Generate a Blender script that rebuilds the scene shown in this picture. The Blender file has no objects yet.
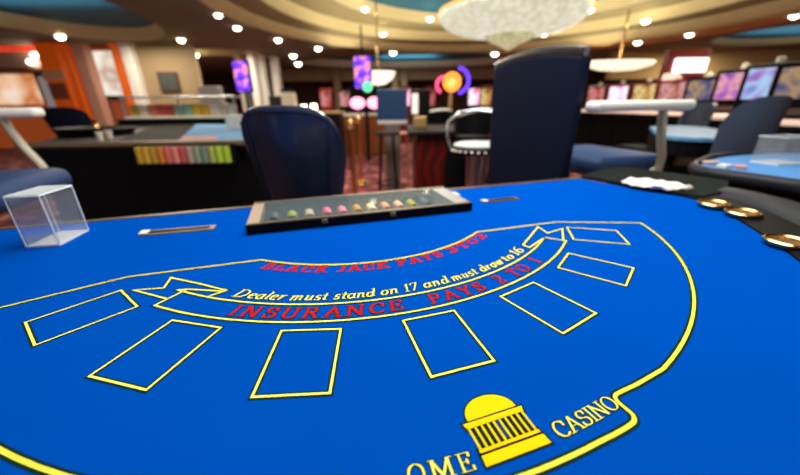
import bpy, bmesh, math, random
from mathutils import Vector, Matrix
random.seed(7)
sc = bpy.context.scene
COL = sc.collection
PI = math.pi
R = math.radians

# ------------------------------------------------------------------ camera numbers
PITCH, ROLL, FPX, CZ = 0.384089805, -0.01183408, 331.6379, 1.27
H, ZT = 0.32, 0.95
_x = Vector((1, 0, 0)); _u = Vector((0, math.sin(PITCH), math.cos(PITCH))); _f = Vector((0, math.cos(PITCH), -math.sin(PITCH)))
CX = math.cos(ROLL) * _x + math.sin(ROLL) * _u
CU = -math.sin(ROLL) * _x + math.cos(ROLL) * _u
def ray(px, py): return (px - 400) / FPX * CX - (py - 237.5) / FPX * CU + _f
def pz(px, py, z):
    d = ray(px, py); t = (z - CZ) / d.z
    return Vector((d.x * t, d.y * t, z))
def pY(px, py, Y):
    d = ray(px, py); t = Y / d.y
    return Vector((d.x * t, Y, CZ + d.z * t))

# table frame: u along the dealer's edge, v away from the players
TC = Vector((-0.40906163, 3.13762474)); TH = R(16.7)
EX = Vector((math.cos(TH), math.sin(TH))); EY = Vector((-math.sin(TH), math.cos(TH)))
def L(u, v, h=0.0):
    w = (TC + u * EX + v * EY) * H
    return Vector((w.x, w.y, ZT + h))

# ------------------------------------------------------------------ materials
def lin(hexs):
    v = [int(hexs[i:i + 2], 16) / 255 for i in (1, 3, 5)]
    return [((a + .055) / 1.055) ** 2.4 if a > .04045 else a / 12.92 for a in v] + [1]
MATS = {}
def mat(name, col, rough=.5, metal=0, emit=0, var=.08, scale=30, bump=0, spec=.5, coat=0, alpha=1, trans=0, sheen=0, ecol=None, ior=1.45):
    if name in MATS: return MATS[name]
    m = bpy.data.materials.new(name); m.use_nodes = True; nt = m.node_tree; b = nt.nodes['Principled BSDF']
    c = lin(col)
    b.inputs['Roughness'].default_value = rough; b.inputs['Metallic'].default_value = metal
    b.inputs['Specular IOR Level'].default_value = spec; b.inputs['Coat Weight'].default_value = coat
    b.inputs['Alpha'].default_value = alpha; b.inputs['Transmission Weight'].default_value = trans
    b.inputs['Sheen Weight'].default_value = sheen; b.inputs['IOR'].default_value = ior
    if emit:
        b.inputs['Emission Color'].default_value = lin(ecol or col); b.inputs['Emission Strength'].default_value = emit
    tc = nt.nodes.new('ShaderNodeTexCoord'); nz = nt.nodes.new('ShaderNodeTexNoise')
    nz.inputs['Scale'].default_value = scale; nz.inputs['Detail'].default_value = 3
    nt.links.new(tc.outputs['Object'], nz.inputs['Vector'])
    rp = nt.nodes.new('ShaderNodeMix'); rp.data_type = 'RGBA'
    rp.inputs[6].default_value = [max(0, x * (1 - var)) for x in c[:3]] + [1]
    rp.inputs[7].default_value = [min(1, x * (1 + var)) for x in c[:3]] + [1]
    nt.links.new(nz.outputs['Fac'], rp.inputs[0]); nt.links.new(rp.outputs[2], b.inputs['Base Color'])
    if bump:
        bp = nt.nodes.new('ShaderNodeBump'); bp.inputs['Strength'].default_value = bump; bp.inputs['Distance'].default_value = .002
        nt.links.new(nz.outputs['Fac'], bp.inputs['Height']); nt.links.new(bp.outputs['Normal'], b.inputs['Normal'])
    MATS[name] = m
    return m
def screen_mat(name, cols, scale, strength):
    """lit game screen: blobs of several colours"""
    m = bpy.data.materials.new(name); m.use_nodes = True; nt = m.node_tree; b = nt.nodes['Principled BSDF']
    tc = nt.nodes.new('ShaderNodeTexCoord'); nz = nt.nodes.new('ShaderNodeTexNoise'); cr = nt.nodes.new('ShaderNodeValToRGB')
    nz.inputs['Scale'].default_value = scale; nz.inputs['Detail'].default_value = 1.5
    nt.links.new(tc.outputs['Object'], nz.inputs['Vector']); nt.links.new(nz.outputs['Fac'], cr.inputs['Fac'])
    e = cr.color_ramp; n = len(cols)
    e.elements[0].position = .3; e.elements[0].color = lin(cols[0]); e.elements[1].position = .7; e.elements[1].color = lin(cols[-1])
    for i in range(1, n - 1):
        k = e.elements.new(.3 + .4 * i / (n - 1)); k.color = lin(cols[i])
    nt.links.new(cr.outputs['Color'], b.inputs['Emission Color']); b.inputs['Emission Strength'].default_value = strength
    b.inputs['Base Color'].default_value = (.02, .02, .02, 1); b.inputs['Roughness'].default_value = .3
    MATS[name] = m
    return m
def carpet_mat():
    m = bpy.data.materials.new('patterned_carpet'); m.use_nodes = True; nt = m.node_tree; b = nt.nodes['Principled BSDF']
    tc = nt.nodes.new('ShaderNodeTexCoord'); vo = nt.nodes.new('ShaderNodeTexVoronoi'); cr = nt.nodes.new('ShaderNodeValToRGB')
    vo.inputs['Scale'].default_value = 5; nt.links.new(tc.outputs['Object'], vo.inputs['Vector']); nt.links.new(vo.outputs['Distance'], cr.inputs['Fac'])
    e = cr.color_ramp; e.elements[0].position = .1; e.elements[0].color = lin('#c8a06a'); e.elements[1].position = .75; e.elements[1].color = lin('#5a2024')
    k = e.elements.new(.3); k.color = lin('#a4545a'); k = e.elements.new(.5); k.color = lin('#74303a')
    nt.links.new(cr.outputs['Color'], b.inputs['Base Color']); b.inputs['Roughness'].default_value = .95
    return m
def wood_mat(name, a, bcol, rough=.35):
    m = bpy.data.materials.new(name); m.use_nodes = True; nt = m.node_tree; b = nt.nodes['Principled BSDF']
    tc = nt.nodes.new('ShaderNodeTexCoord'); w = nt.nodes.new('ShaderNodeTexWave'); w.inputs['Scale'].default_value = 3; w.inputs['Distortion'].default_value = 6
    mx = nt.nodes.new('ShaderNodeMix'); mx.data_type = 'RGBA'; mx.inputs[6].default_value = lin(a); mx.inputs[7].default_value = lin(bcol)
    nt.links.new(tc.outputs['Object'], w.inputs['Vector']); nt.links.new(w.outputs['Fac'], mx.inputs[0]); nt.links.new(mx.outputs[2], b.inputs['Base Color'])
    b.inputs['Roughness'].default_value = rough; b.inputs['Specular IOR Level'].default_value = .15; MATS[name] = m
    return m
def glass_mat(name, tint, alpha=.2, rough=.05):
    """clear acrylic or glass sheet: mostly see-through with gloss"""
    m = bpy.data.materials.new(name); m.use_nodes = True; nt = m.node_tree
    for n in list(nt.nodes):
        if n.type == 'BSDF_PRINCIPLED': nt.nodes.remove(n)
    out = nt.nodes['Material Output']
    tr = nt.nodes.new('ShaderNodeBsdfTransparent'); gl = nt.nodes.new('ShaderNodeBsdfGlossy'); df = nt.nodes.new('ShaderNodeBsdfDiffuse')
    tr.inputs[0].default_value = (.98, .985, .985, 1); gl.inputs['Roughness'].default_value = rough; df.inputs[0].default_value = lin(tint)
    m1 = nt.nodes.new('ShaderNodeMixShader'); m2 = nt.nodes.new('ShaderNodeMixShader'); m2.inputs[0].default_value = .07
    m1.inputs[0].default_value = alpha; nt.links.new(tr.outputs[0], m1.inputs[1]); nt.links.new(df.outputs[0], m1.inputs[2])
    nt.links.new(m1.outputs[0], m2.inputs[1]); nt.links.new(gl.outputs[0], m2.inputs[2])
    nt.links.new(m2.outputs[0], out.inputs[0]); MATS[name] = m
    return m

# ------------------------------------------------------------------ mesh builder
class MB:
    def __init__(s): s.v = []; s.f = []; s.m = []; s.mats = []; s.k = 0
    def use(s, m):
        if m not in s.mats: s.mats.append(m)
        s.k = s.mats.index(m); return s
    def poly(s, pts):
        n = len(s.v); s.v += [Vector(p) for p in pts]; s.f.append(list(range(n, n + len(pts)))); s.m.append(s.k); return s
    def mesh(s, vs, fs):
        n = len(s.v); s.v += [Vector(p) for p in vs]
        for f in fs: s.f.append([n + i for i in f]); s.m.append(s.k)
        return s
    def box(s, a, b, M=None):
        x0, y0, z0 = a; x1, y1, z1 = b
        vs = [Vector((x, y, z)) for x in (x0, x1) for y in (y0, y1) for z in (z0, z1)]
        if M: vs = [M @ v for v in vs]
        return s.mesh(vs, [(0, 1, 3, 2), (4, 6, 7, 5), (0, 4, 5, 1), (2, 3, 7, 6), (0, 2, 6, 4), (1, 5, 7, 3)])
    def rbox(s, a, b, r=.02, M=None):
        """box with bevelled vertical and horizontal edges"""
        bm = bmesh.new(); bmesh.ops.create_cube(bm, size=1)
        c = [(a[i] + b[i]) / 2 for i in range(3)]; d = [b[i] - a[i] for i in range(3)]
        for v in bm.verts: v.co = Vector([c[i] + v.co[i] * d[i] for i in range(3)])
        bmesh.ops.bevel(bm, geom=list(bm.edges), offset=min(r, min(map(abs, d)) * .49), segments=3, profile=.5, affect='EDGES')
        bm.verts.index_update()
        vs = [(M @ v.co if M else v.co.copy()) for v in bm.verts]
        s.mesh(vs, [[v.index for v in f.verts] for f in bm.faces]); bm.free(); return s
    def prism(s, pts, z0, z1, M=None):
        n = len(pts); lo = [Vector((p[0], p[1], z0)) for p in pts]; hi = [Vector((p[0], p[1], z1)) for p in pts]
        if M: lo = [M @ p for p in lo]; hi = [M @ p for p in hi]
        return s.mesh(lo + hi, [list(range(n))[::-1], list(range(n, 2 * n))] + [(i, (i + 1) % n, n + (i + 1) % n, n + i) for i in range(n)])
    def tube(s, pts, r, n=10, cap=True, flat=1.0):
        pts = [Vector(p) for p in pts]; rs = r if isinstance(r, (list, tuple)) else [r] * len(pts)
        base = len(s.v); ref = None
        for i, p in enumerate(pts):
            t = (pts[min(i + 1, len(pts) - 1)] - pts[max(i - 1, 0)]).normalized()
            if ref is None:
                ref = Vector((0, 0, 1)) if abs(t.z) < .9 else Vector((1, 0, 0))
            a = t.cross(ref).normalized(); b = a.cross(t); ref = b
            for k in range(n):
                q = 2 * PI * k / n; s.v.append(p + a * math.cos(q) * rs[i] + b * math.sin(q) * rs[i] * flat)
        for i in range(len(pts) - 1):
            for k in range(n):
                s.f.append([base + i * n + k, base + i * n + (k + 1) % n, base + (i + 1) * n + (k + 1) % n, base + (i + 1) * n + k]); s.m.append(s.k)
        if cap:
            s.f.append([base + k for k in range(n)][::-1]); s.m.append(s.k)
            e = base + (len(pts) - 1) * n; s.f.append([e + k for k in range(n)]); s.m.append(s.k)
        return s
    def lathe(s, prof, c=(0, 0, 0), n=32, M=None):
        """prof = [(radius, z)...] closed with caps where radius is tiny"""
        c = Vector(c); base = len(s.v)
        for r, z in prof:
            for k in range(n):
                p = Vector((r * math.cos(2 * PI * k / n), r * math.sin(2 * PI * k / n), z))
                s.v.append((M @ p if M else p) + c)
        for i in range(len(prof) - 1):
            for k in range(n):
                s.f.append([base + i * n + k, base + i * n + (k + 1) % n, base + (i + 1) * n + (k + 1) % n, base + (i + 1) * n + k]); s.m.append(s.k)
        s.f.append([base + k for k in range(n)][::-1]); s.m.append(s.k)
        e = base + (len(prof) - 1) * n; s.f.append([e + k for k in range(n)]); s.m.append(s.k)
        return s
    def build(s, name, m=None, parent=None, smooth=False, loc=None):
        me = bpy.data.meshes.new(name)
        vs = s.v
        o = bpy.data.objects.new(name, me)
        off = Vector((0, 0, 0))
        if parent is None and loc is not None: off = Vector(loc)
        me.from_pydata([v - off for v in vs], [], s.f)
        if m is not None: me.materials.append(m)
        else:
            for q in s.mats: me.materials.append(q)
            me.polygons.foreach_set('material_index', s.m)
        me.validate()
        bm = bmesh.new(); bm.from_mesh(me); bmesh.ops.recalc_face_normals(bm, faces=bm.faces) if smooth != 'flatkeep' else None
        bm.to_mesh(me); bm.free()
        if smooth is True:
            for p in me.polygons: p.use_smooth = True
            try: me.set_sharp_from_angle(angle=R(40))
            except Exception: pass
        COL.objects.link(o); o.location = off
        if parent: o.parent = parent
        return o
def empty(name, loc, rz=0):
    o = bpy.data.objects.new(name, None); COL.objects.link(o); o.location = loc; o.rotation_euler = (0, 0, rz); o.empty_display_size = .1
    return o
def tag(o, label, cat, group=None, kind=None):
    o['label'] = label; o['category'] = cat
    if group: o['group'] = group
    if kind: o['kind'] = kind
    return o
def struct(o, label=None):
    o['kind'] = 'structure'
    if label: o['label'] = label
    return o
def copy_tree(o, parent=None):
    c = o.copy(); COL.objects.link(c); c.parent = parent
    for ch in list(o.children): copy_tree(ch, c)
    return c
def wl(root):
    """matrix that turns world points into the root's own space"""
    return (Matrix.Translation(root.location) @ root.rotation_euler.to_matrix().to_4x4()).inverted()

# ------------------------------------------------------------------ palette
felt = mat('blue_felt', '#0046a4', .95, var=.05, scale=9, spec=0)
black_line = mat('print_outline', '#0b2a22', .9, spec=.1)
yellow = mat('print_yellow', '#f0ca04', .85, spec=.1)
pale_y = mat('print_pale_yellow', '#e9e878', .85, spec=.1)
red_ink = mat('print_red', '#b40a1e', .85, spec=.1)
deep_blue = mat('print_dark_blue', '#0a3a6a', .85, spec=.1)
dark_wood = wood_mat('dark_wood', '#160c09', '#0a0605', .5)
red_wood = wood_mat('red_brown_wood', '#5a1410', '#38100c', .3)
black_gloss = mat('black_lacquer', '#070708', .6, spec=.12)
black_matte = mat('black_laminate', '#060607', .7, spec=.15)
mat_board = mat('dark_green_rubber', '#131a18', .85, var=.3, scale=20, spec=.1)
pad_leather = mat('charcoal_leather', '#1d2129', .5, bump=.2, spec=.3)
navy = mat('navy_leather', '#07122a', .55, bump=.2, scale=60, spec=.2)
navy_soft = mat('navy_vinyl', '#222c44', .22, bump=.1, coat=.35)
seat_blue = mat('blue_upholstery', '#1c3a66', .6)
grey_blue = mat('grey_blue_leather', '#3a455a', .45)
chrome = mat('brushed_chrome', '#b9bbbd', .25, metal=1)
white_pad = mat('pale_arm_pad', '#efece0', .4)
beige_metal = mat('beige_support', '#b0ab98', .4, metal=.2)
brass = mat('brass', '#e2b878', .22, metal=1)
bronze = mat('aged_bronze', '#8d7a5e', .4, metal=.7)
acrylic = glass_mat('clear_acrylic', '#dfe6e6', .07)
acrylic_edge = mat('acrylic_edge', '#f0f4f2', .25, alpha=.85)
glass = glass_mat('tray_glass', '#8fa0a4', .14)
cream = mat('cream_plaster', '#ccbe8c', .8, scale=3)
cream_light = mat('pale_cream_plaster', '#d9cfb0', .8, scale=3)
brown_ceil = mat('brown_ceiling_plaster', '#706e52', .85, scale=2)
ceil_tan = mat('tan_ceiling_plaster', '#8c8258', .85, scale=2)
teal = mat('teal_dome_paint', '#04586e', .8, scale=2)
wall_brown = mat('brown_wall', '#4a3020', .8, scale=2)
wall_beige = mat('beige_wall', '#998463', .8, scale=2)
orange = mat('orange_pillar_veneer', '#c85a12', .5, scale=4, var=.25)
white_paint = mat('white_paint', '#e8e4dc', .6)
lamp_white = mat('lamp_diffuser', '#fff6e6', .5, emit=14, ecol='#fff0d8')
carpet = carpet_mat()

# ------------------------------------------------------------------ small geometry helpers
def circle_hole(cx, cy, rx, ry, n=72, rot=0):
    return [(cx + rx * math.cos(2 * PI * k / n) * math.cos(rot) - ry * math.sin(2 * PI * k / n) * math.sin(rot),
             cy + rx * math.cos(2 * PI * k / n) * math.sin(rot) + ry * math.sin(2 * PI * k / n) * math.cos(rot)) for k in range(n)]
def sheet_with_holes(outer, holes, z, name, m, thick=.0):
    bm = bmesh.new(); es = []
    for lp in [outer] + holes:
        vs = [bm.verts.new((p[0], p[1], z)) for p in lp]
        es += [bm.edges.new((vs[i], vs[(i + 1) % len(vs)])) for i in range(len(vs))]
    bmesh.ops.triangle_fill(bm, edges=es, use_beauty=True)
    for f in bm.faces:
        f.normal_update()
        if f.normal.z > 0: f.normal_flip()
    me = bpy.data.meshes.new(name); bm.to_mesh(me); bm.free(); me.materials.append(m)
    o = bpy.data.objects.new(name, me); COL.objects.link(o)
    return o
def ring_band(mb, lo, zlo, hi, zhi):
    n = len(lo)
    mb.mesh([(p[0], p[1], zlo) for p in lo] + [(p[0], p[1], zhi) for p in hi], [(i, (i + 1) % n, n + (i + 1) % n, n + i) for i in range(n)])
def disc(mb, lp, z): mb.poly([(p[0], p[1], z) for p in lp])

# ================================================================== THE SETTING
fl = MB().box((-18, -3, -.1), (20, 23, 0)).build('floor', carpet); struct(fl, 'red and gold patterned carpet floor')
ZC = 3.0
hA = circle_hole(2.35, 7.95, 5.93, 5.93)
hL = circle_hole(-7.2, 7.0, 2.05, 3.9, rot=R(4))
hM = circle_hole(.5, 16.9, 4.7, 2.5)
hR = circle_hole(12.1, 11.0, 2.5, 2.1)
hS = circle_hole(-6.4, 13.3, 1.5, .85)
ceil = sheet_with_holes([(-18, -3), (20, -3), (20, 23), (-18, 23)], [hA, hL, hM, hR, hS], ZC, 'ceiling', brown_ceil); struct(ceil, 'brown plaster ceiling with round recesses')
# main stepped dome
hA2 = circle_hole(2.35, 7.95, 5.75, 5.75); hB = circle_hole(2.35, 7.95, 5.1, 5.1); hB2 = circle_hole(2.35, 7.95, 4.95, 4.95)
hC = circle_hole(2.35, 7.95, 4.0, 4.0); hC2 = circle_hole(2.35, 7.95, 3.85, 3.85)
mb = MB().use(cream); ring_band(mb, hA, ZC, hA2, 3.22)
mb.use(ceil_tan); ring_band(mb, hA2, 3.22, hB, 3.24); mb.use(cream); ring_band(mb, hB, 3.24, hB2, 3.48)
mb.use(ceil_tan); ring_band(mb, hB2, 3.48, hC, 3.5); mb.use(cream); ring_band(mb, hC, 3.5, hC2, 3.75); mb.use(teal); disc(mb, hC2, 3.75)
struct(mb.build('trim_1'), 'stepped cream dome rings above the chandelier')
def recess(name, h, h2, z2, top, label, rim=cream):
    mb = MB().use(rim); ring_band(mb, h, ZC, h2, z2); mb.use(top); disc(mb, h2, z2)
    return struct(mb.build(name), label)
recess('trim_2', hL, circle_hole(-7.2, 7.0, 1.95, 3.75, rot=R(4)), 3.3, teal, 'teal ceiling recess with cream rim on the left')
recess('trim_3', hM, circle_hole(.5, 16.9, 4.6, 2.42), 3.3, teal, 'teal ceiling recess far behind the chandelier', cream_light)
recess('trim_4', hR, circle_hole(12.1, 11.0, 2.45, 2.05), 3.2, teal, 'teal ceiling recess over the slot machines')
recess('trim_7', hS, circle_hole(-6.4, 13.3, 1.45, .8), 3.2, cream, 'small cream ceiling recess above the picture wall')
mb = MB(); n_ = 28; aa = [R(-35 + 112 * k / n_) for k in range(n_ + 1)]
vs = [(2.35 + rr * math.cos(a), 7.95 + rr * math.sin(a), z) for z in (2.96, 2.9995) for rr in (5.95, 7.15) for a in aa]; N_ = n_ + 1
fs = []
for i in range(n_): fs += [(i, i + 1, N_ + i + 1, N_ + i), (2 * N_ + i, 3 * N_ + i, 3 * N_ + i + 1, 2 * N_ + i + 1), (i, 2 * N_ + i, 2 * N_ + i + 1, i + 1), (N_ + i, N_ + i + 1, 3 * N_ + i + 1, 3 * N_ + i)]
struct(mb.mesh(vs, fs).build('trim_8', mat('gold_plaster', '#c8a868', .85, scale=2)), 'golden tan band of ceiling right of the stepped dome')
# walls
struct(MB().box((-18, 22.9, 0), (20, 23.1, ZC)).build('wall_back', wall_brown), 'dark brown far wall')
struct(MB().box((-18.1, -3, 0), (-17.9, 23, ZC)).build('wall_left', wall_beige), 'beige side wall')
struct(MB().box((19.9, -3, 0), (20.1, 23, ZC)).build('wall_right', wall_beige), 'beige side wall')
# far fascia beams in front of the dark openings
mb = MB().use(wall_beige)
a, b = pY(270, 70, 19.8), pY(480, 66, 19.8)
mb.box((-6.2, 19.7, 2.45), (7.5, 19.95, 3.0))
for px in (338, 395, 404): c = pY(px, 90, 19.6); mb.box((c.x - .17, 19.4, 0), (c.x + .17, 19.74, 3.0))
struct(mb.build('trim_5'), 'beige lintel beam on slim posts across the far bar front')
mb = MB().use(mat('gold_bulkhead', '#c2a468', .8, scale=1))   # right bulkhead behind slot machines
mb.box((8.2, 14.2, 2.05), (19.5, 14.5, 2.999))
struct(mb.build('trim_6'), 'tan bulkhead above the slot machines')
# left shop front: beige wall with openings
mb = MB().use(wall_beige)
c0 = pY(143, 80, 11.3).x; c1 = pY(196, 80, 11.3).x
mb.box((c0, 11.3, 0), (c1 + .1, 11.45, 3.0))
mb.use(wall_brown); mb.box((c1 + .1, 14.5, 0), (pY(275, 80, 14.5).x, 14.6, 3.0))
struct(mb.build('wall_front'), 'beige partition wall with framed picture, left')

# ================================================================== BLACKJACK TABLE
right_edge = [(3.24, .53), (3.36, .0), (3.48, -.45), (3.545, -.72), (3.41, -1.0), (3.1, -1.42), (2.81, -1.76), (2.58, -2.0), (2.3, -2.27), (1.9, -2.58), (1.4, -2.86), (.8, -3.05), (.25, -3.12)]
def smooth_path(p, n=4):
    out = []
    for i in range(len(p) - 1):
        p0 = Vector(p[max(i - 1, 0)]); p1 = Vector(p[i]); p2 = Vector(p[i + 1]); p3 = Vector(p[min(i + 2, len(p) - 1)])
        for k in range(n):
            t = k / n
            out.append(tuple(.5 * ((2 * p1) + (p2 - p0) * t + (2 * p0 - 5 * p1 + 4 * p2 - p3) * t * t + (-p0 + 3 * p1 - 3 * p2 + p3) * t ** 3)))
    return out + [tuple(p[-1])]
RE = smooth_path(right_edge, 3)
edge = RE + [(-x, y) for x, y in RE[::-1]]        # from the right end round the players' side to the left end
def offs(path, d):
    out = []
    for i in range(len(path)):
        a = Vector(path[max(i - 1, 0)]); b = Vector(path[min(i + 1, len(path) - 1)]); t = (b - a).normalized()
        n = Vector((-t.y, t.x)); out.append(tuple(Vector(path[i]) + n * d))
    return out
t0 = TC * H
table = empty('blackjack_table', (t0.x, t0.y, 0)); tag(table, 'large blackjack table with bright blue printed felt in the foreground', 'gaming table')
def TB(mb, name, m=None, parent=table, smooth=False):
    o = mb.build(name, m, None, smooth)
    off = Vector((t0.x, t0.y, 0))
    for v in o.data.vertices: v.co -= off
    o.parent = parent
    return o
def slab(path, h0, h1, mb):
    n = len(path); return mb.mesh([L(p[0], p[1], h0) for p in path] + [L(p[0], p[1], h1) for p in path],
        [list(range(n))[::-1], list(range(n, 2 * n))] + [(i, (i + 1) % n, n + (i + 1) % n, n + i) for i in range(n)])
feltob = TB(slab(edge, -.02, 0, MB()), 'felt_top', felt)
feltob['label'] = 'bright blue felt printed with yellow betting boxes'
# rim strip along the dealer's edge
TB(slab([(3.24, .53), (3.24, .58), (-3.24, .58), (-3.24, .53)], -.03, .004, MB()), 'edge_strip', bronze)
TB(slab([(p[0] * .96, p[1] * .96 + .0) for p in edge], -.14, -.021, MB()), 'apron', black_matte)
ped = MB(); 
for s in (-1, 1):
    c = L(1.5 * s, -1.0, 0); ped.rbox((c.x - .22, c.y - .3, .05), (c.x + .22, c.y + .3, ZT - .141), .03)
    ped.rbox((c.x - .3, c.y - .36, 0), (c.x + .3, c.y + .36, .05), .02)
TB(ped, 'pedestal', dark_wood)
# wooden rail with cup holders, then the padded armrest; both start below the side board
i0 = 8
ed = edge[i0:len(edge) - i0]
inner, mid, outer = offs(ed, .0), offs(ed, .38), offs(ed, .9)
def sweep_section(sec, path_fn, n):
    """sec: list of (offset, height); closed section swept along the rail"""
    mb = MB(); rows = [path_fn(o) for o, h in sec]; m = len(sec); vs = []
    for i in range(n):
        for k, (o, h) in enumerate(sec): vs.append(L(rows[k][i][0], rows[k][i][1], h))
    fs = [(i * m + k, i * m + (k + 1) % m, (i + 1) * m + (k + 1) % m, (i + 1) * m + k) for i in range(n - 1) for k in range(m)]
    fs += [list(range(m))[::-1], [(n - 1) * m + k for k in range(m)]]
    return mb.mesh(vs, fs)
TB(sweep_section([(.005, -.03), (.005, .004), (.03, .007), (.36, .007), (.38, -.03)], lambda o: offs(ed, o), len(ed)), 'wooden_rail', black_gloss, smooth=True)
pad = []
for k in range(14):
    a = 2 * PI * k / 14; pad.append((.66 + .27 * math.cos(a), -.012 + .03 * math.sin(a)))
TB(sweep_section(pad[::-1], lambda o: offs(ed, o), len(ed)), 'armrest_pad', pad_leather, smooth=True)
# side board
sb = TB(slab([(3.26, .56), (3.9, .84), (4.4, .9), (4.76, -.3), (4.15, -.66), (3.62, -.74), (3.5, -.4)], .0, .012, MB()), 'side_board', mat_board)
sb['label'] = 'flat dark green-black board at the right end'
# cup holders
def cup_at(px, py):
    c = pz(px, py, ZT + .012); c.z = ZT
    mb = MB().lathe([(.031, .007), (.0405, .007), (.043, .011), (.043, .015), (.0385, .018), (.034, .015), (.033, .008), (.031, .0075)], c, 28)
    mb2 = MB().lathe([(.033, .0082), (.032, .0085), (.0305, .0083), (.003, .0082)], c, 24)
    o = TB(mb, 'cup_holder', brass, smooth=True); o['label'] = 'round brass cup holder'
    TB(mb2, 'cup_well', bronze, parent=o)
cup_at(714, 204); cup_at(743, 213); cup_at(788, 242)

# ---- print on the felt
H1, H2 = .0004, .0008
def strip(mb, pts, w, h, closed=False):
    P = [Vector(p) for p in pts]; n = len(P); Lf = []; Rt = []
    for i in range(n):
        if closed: a, b = P[(i - 1) % n], P[(i + 1) % n]
        else: a, b = P[max(i - 1, 0)], P[min(i + 1, n - 1)]
        d1 = (P[i] - a); d2 = (b - P[i])
        if d1.length < 1e-9: d1 = d2
        if d2.length < 1e-9: d2 = d1
        d1.normalize(); d2.normalize(); n1 = Vector((-d1.y, d1.x)); n2 = Vector((-d2.y, d2.x)); m = (n1 + n2)
        m = m.normalized() if m.length > 1e-6 else n1
        k = w / 2 / max(.35, m.dot(n1)); Lf.append(P[i] + m * k); Rt.append(P[i] - m * k)
    if not closed:
        e = (P[0] - P[1]).normalized() * w * .3; Lf[0] += e; Rt[0] += e
        e = (P[-1] - P[-2]).normalized() * w * .3; Lf[-1] += e; Rt[-1] += e
    vs = [L(p.x, p.y, h) for p in Lf] + [L(p.x, p.y, h) for p in Rt]
    mb.mesh(vs, [(i, (i + 1) % n, n + (i + 1) % n, n + i) for i in range(n if closed else n - 1)])
def line_mesh(name, lines, w=.014, o=.009, ycol=pale_y, parent=feltob, label=None):
    mb = MB()
    for pts, closed in lines:
        mb.use(black_line); strip(mb, pts, w + 2 * o, H1, closed); mb.use(ycol); strip(mb, pts, w, H2, closed)
    ob = TB(mb, name, parent=parent)
    if label: ob['label'] = label
    return ob
def plane_uv(px, py):
    p = pz(px, py, ZT); w = Vector((p.x, p.y)) / H - TC
    return (w.dot(EX), w.dot(EY))
boxes = [[(25.5,322.6),(121,290.5),(137.4,306.8),(35,345.5)],
 [(89.5,376.4),(172.4,320.5),(221,327.9),(146.4,390.3)],
 [(252,397.4),(281.6,331),(340.8,329.2),(329.9,393.4)],
 [(431.3,377.2),(403.2,320.8),(454,310.8),(494,361)],
 [(563,333.7),(500.5,296.8),(533.4,282.6),(596,313.4)],
 [(625.8,286),(557.9,267.9),(568.4,253.4),(633.4,268.2)],
 [(629.5,244.5),(573.7,239.7),(567,227.4),(616.3,230.8)]]
yb = mat('print_line_yellow', '#ece668', .85, spec=.1)
for b in boxes: line_mesh('betting_box', [([plane_uv(*p) for p in b], True)], w=.011, o=.008, ycol=yb)
# border: top edge, round ends, notches at the name
def arcp(cy, Rr, a0, a1, n): return [(Rr * math.sin(R(a0 + (a1 - a0) * k / n)), cy - Rr * math.cos(R(a0 + (a1 - a0) * k / n))) for k in range(n + 1)]
halfb = [(1.63, -.845), (2.307, -1.099)] + arcp(0, 2.562, 62.5, 18, 22) + smooth_path([(.70, -2.452), (.61, -2.466), (.53, -2.474), (.495, -2.482), (.482, -2.505), (.484, -2.535), (.484, -2.562), (.466, -2.582), (.43, -2.591), (.36, -2.6)], 3) + arcp(0, 2.622, 6.5, 0, 5)
topc = arcp(.25, 1.38, 37.4, 0, 14)
rp = [topc[-1 - i] for i in range(len(topc))] + halfb           # centre-top to centre-bottom on the right
bord = rp + [(-x, y) for x, y in rp[::-1]][1:-1]
line_mesh('border_line', [(bord, True)], w=.0145, o=.009, ycol=mat('print_border_yellow', '#e8da46', .85, spec=.1))
# ribbon with folded ends
outb = arcp(.36, 2.115, -39.5, 39.0, 40); inb = arcp(.36, 1.958, 36.0, -40.5, 40)
rib = [(outb + [(1.398, -1.23), (1.29, -1.12)] + inb + [(-1.22, -1.135)], True)]
rib.append(([(-1.30, -1.22), (-1.521, -1.051), (-1.36, -1.075), (-1.36, -.945), (-1.167, -1.087), (-1.0, -1.222), (-1.085, -1.262)], False))
rib.append(([(-1.22, -1.135), (-1.02, -1.225)], False))
rib.append(([(1.29, -1.12), (1.05, -1.25), (1.035, -1.195), (1.4, -.9), (1.375, -1.05), (1.566, -1.0), (1.385, -1.215)], False))
line_mesh('ribbon_outline', rib, w=.0125, o=.009, ycol=yb)

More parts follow.
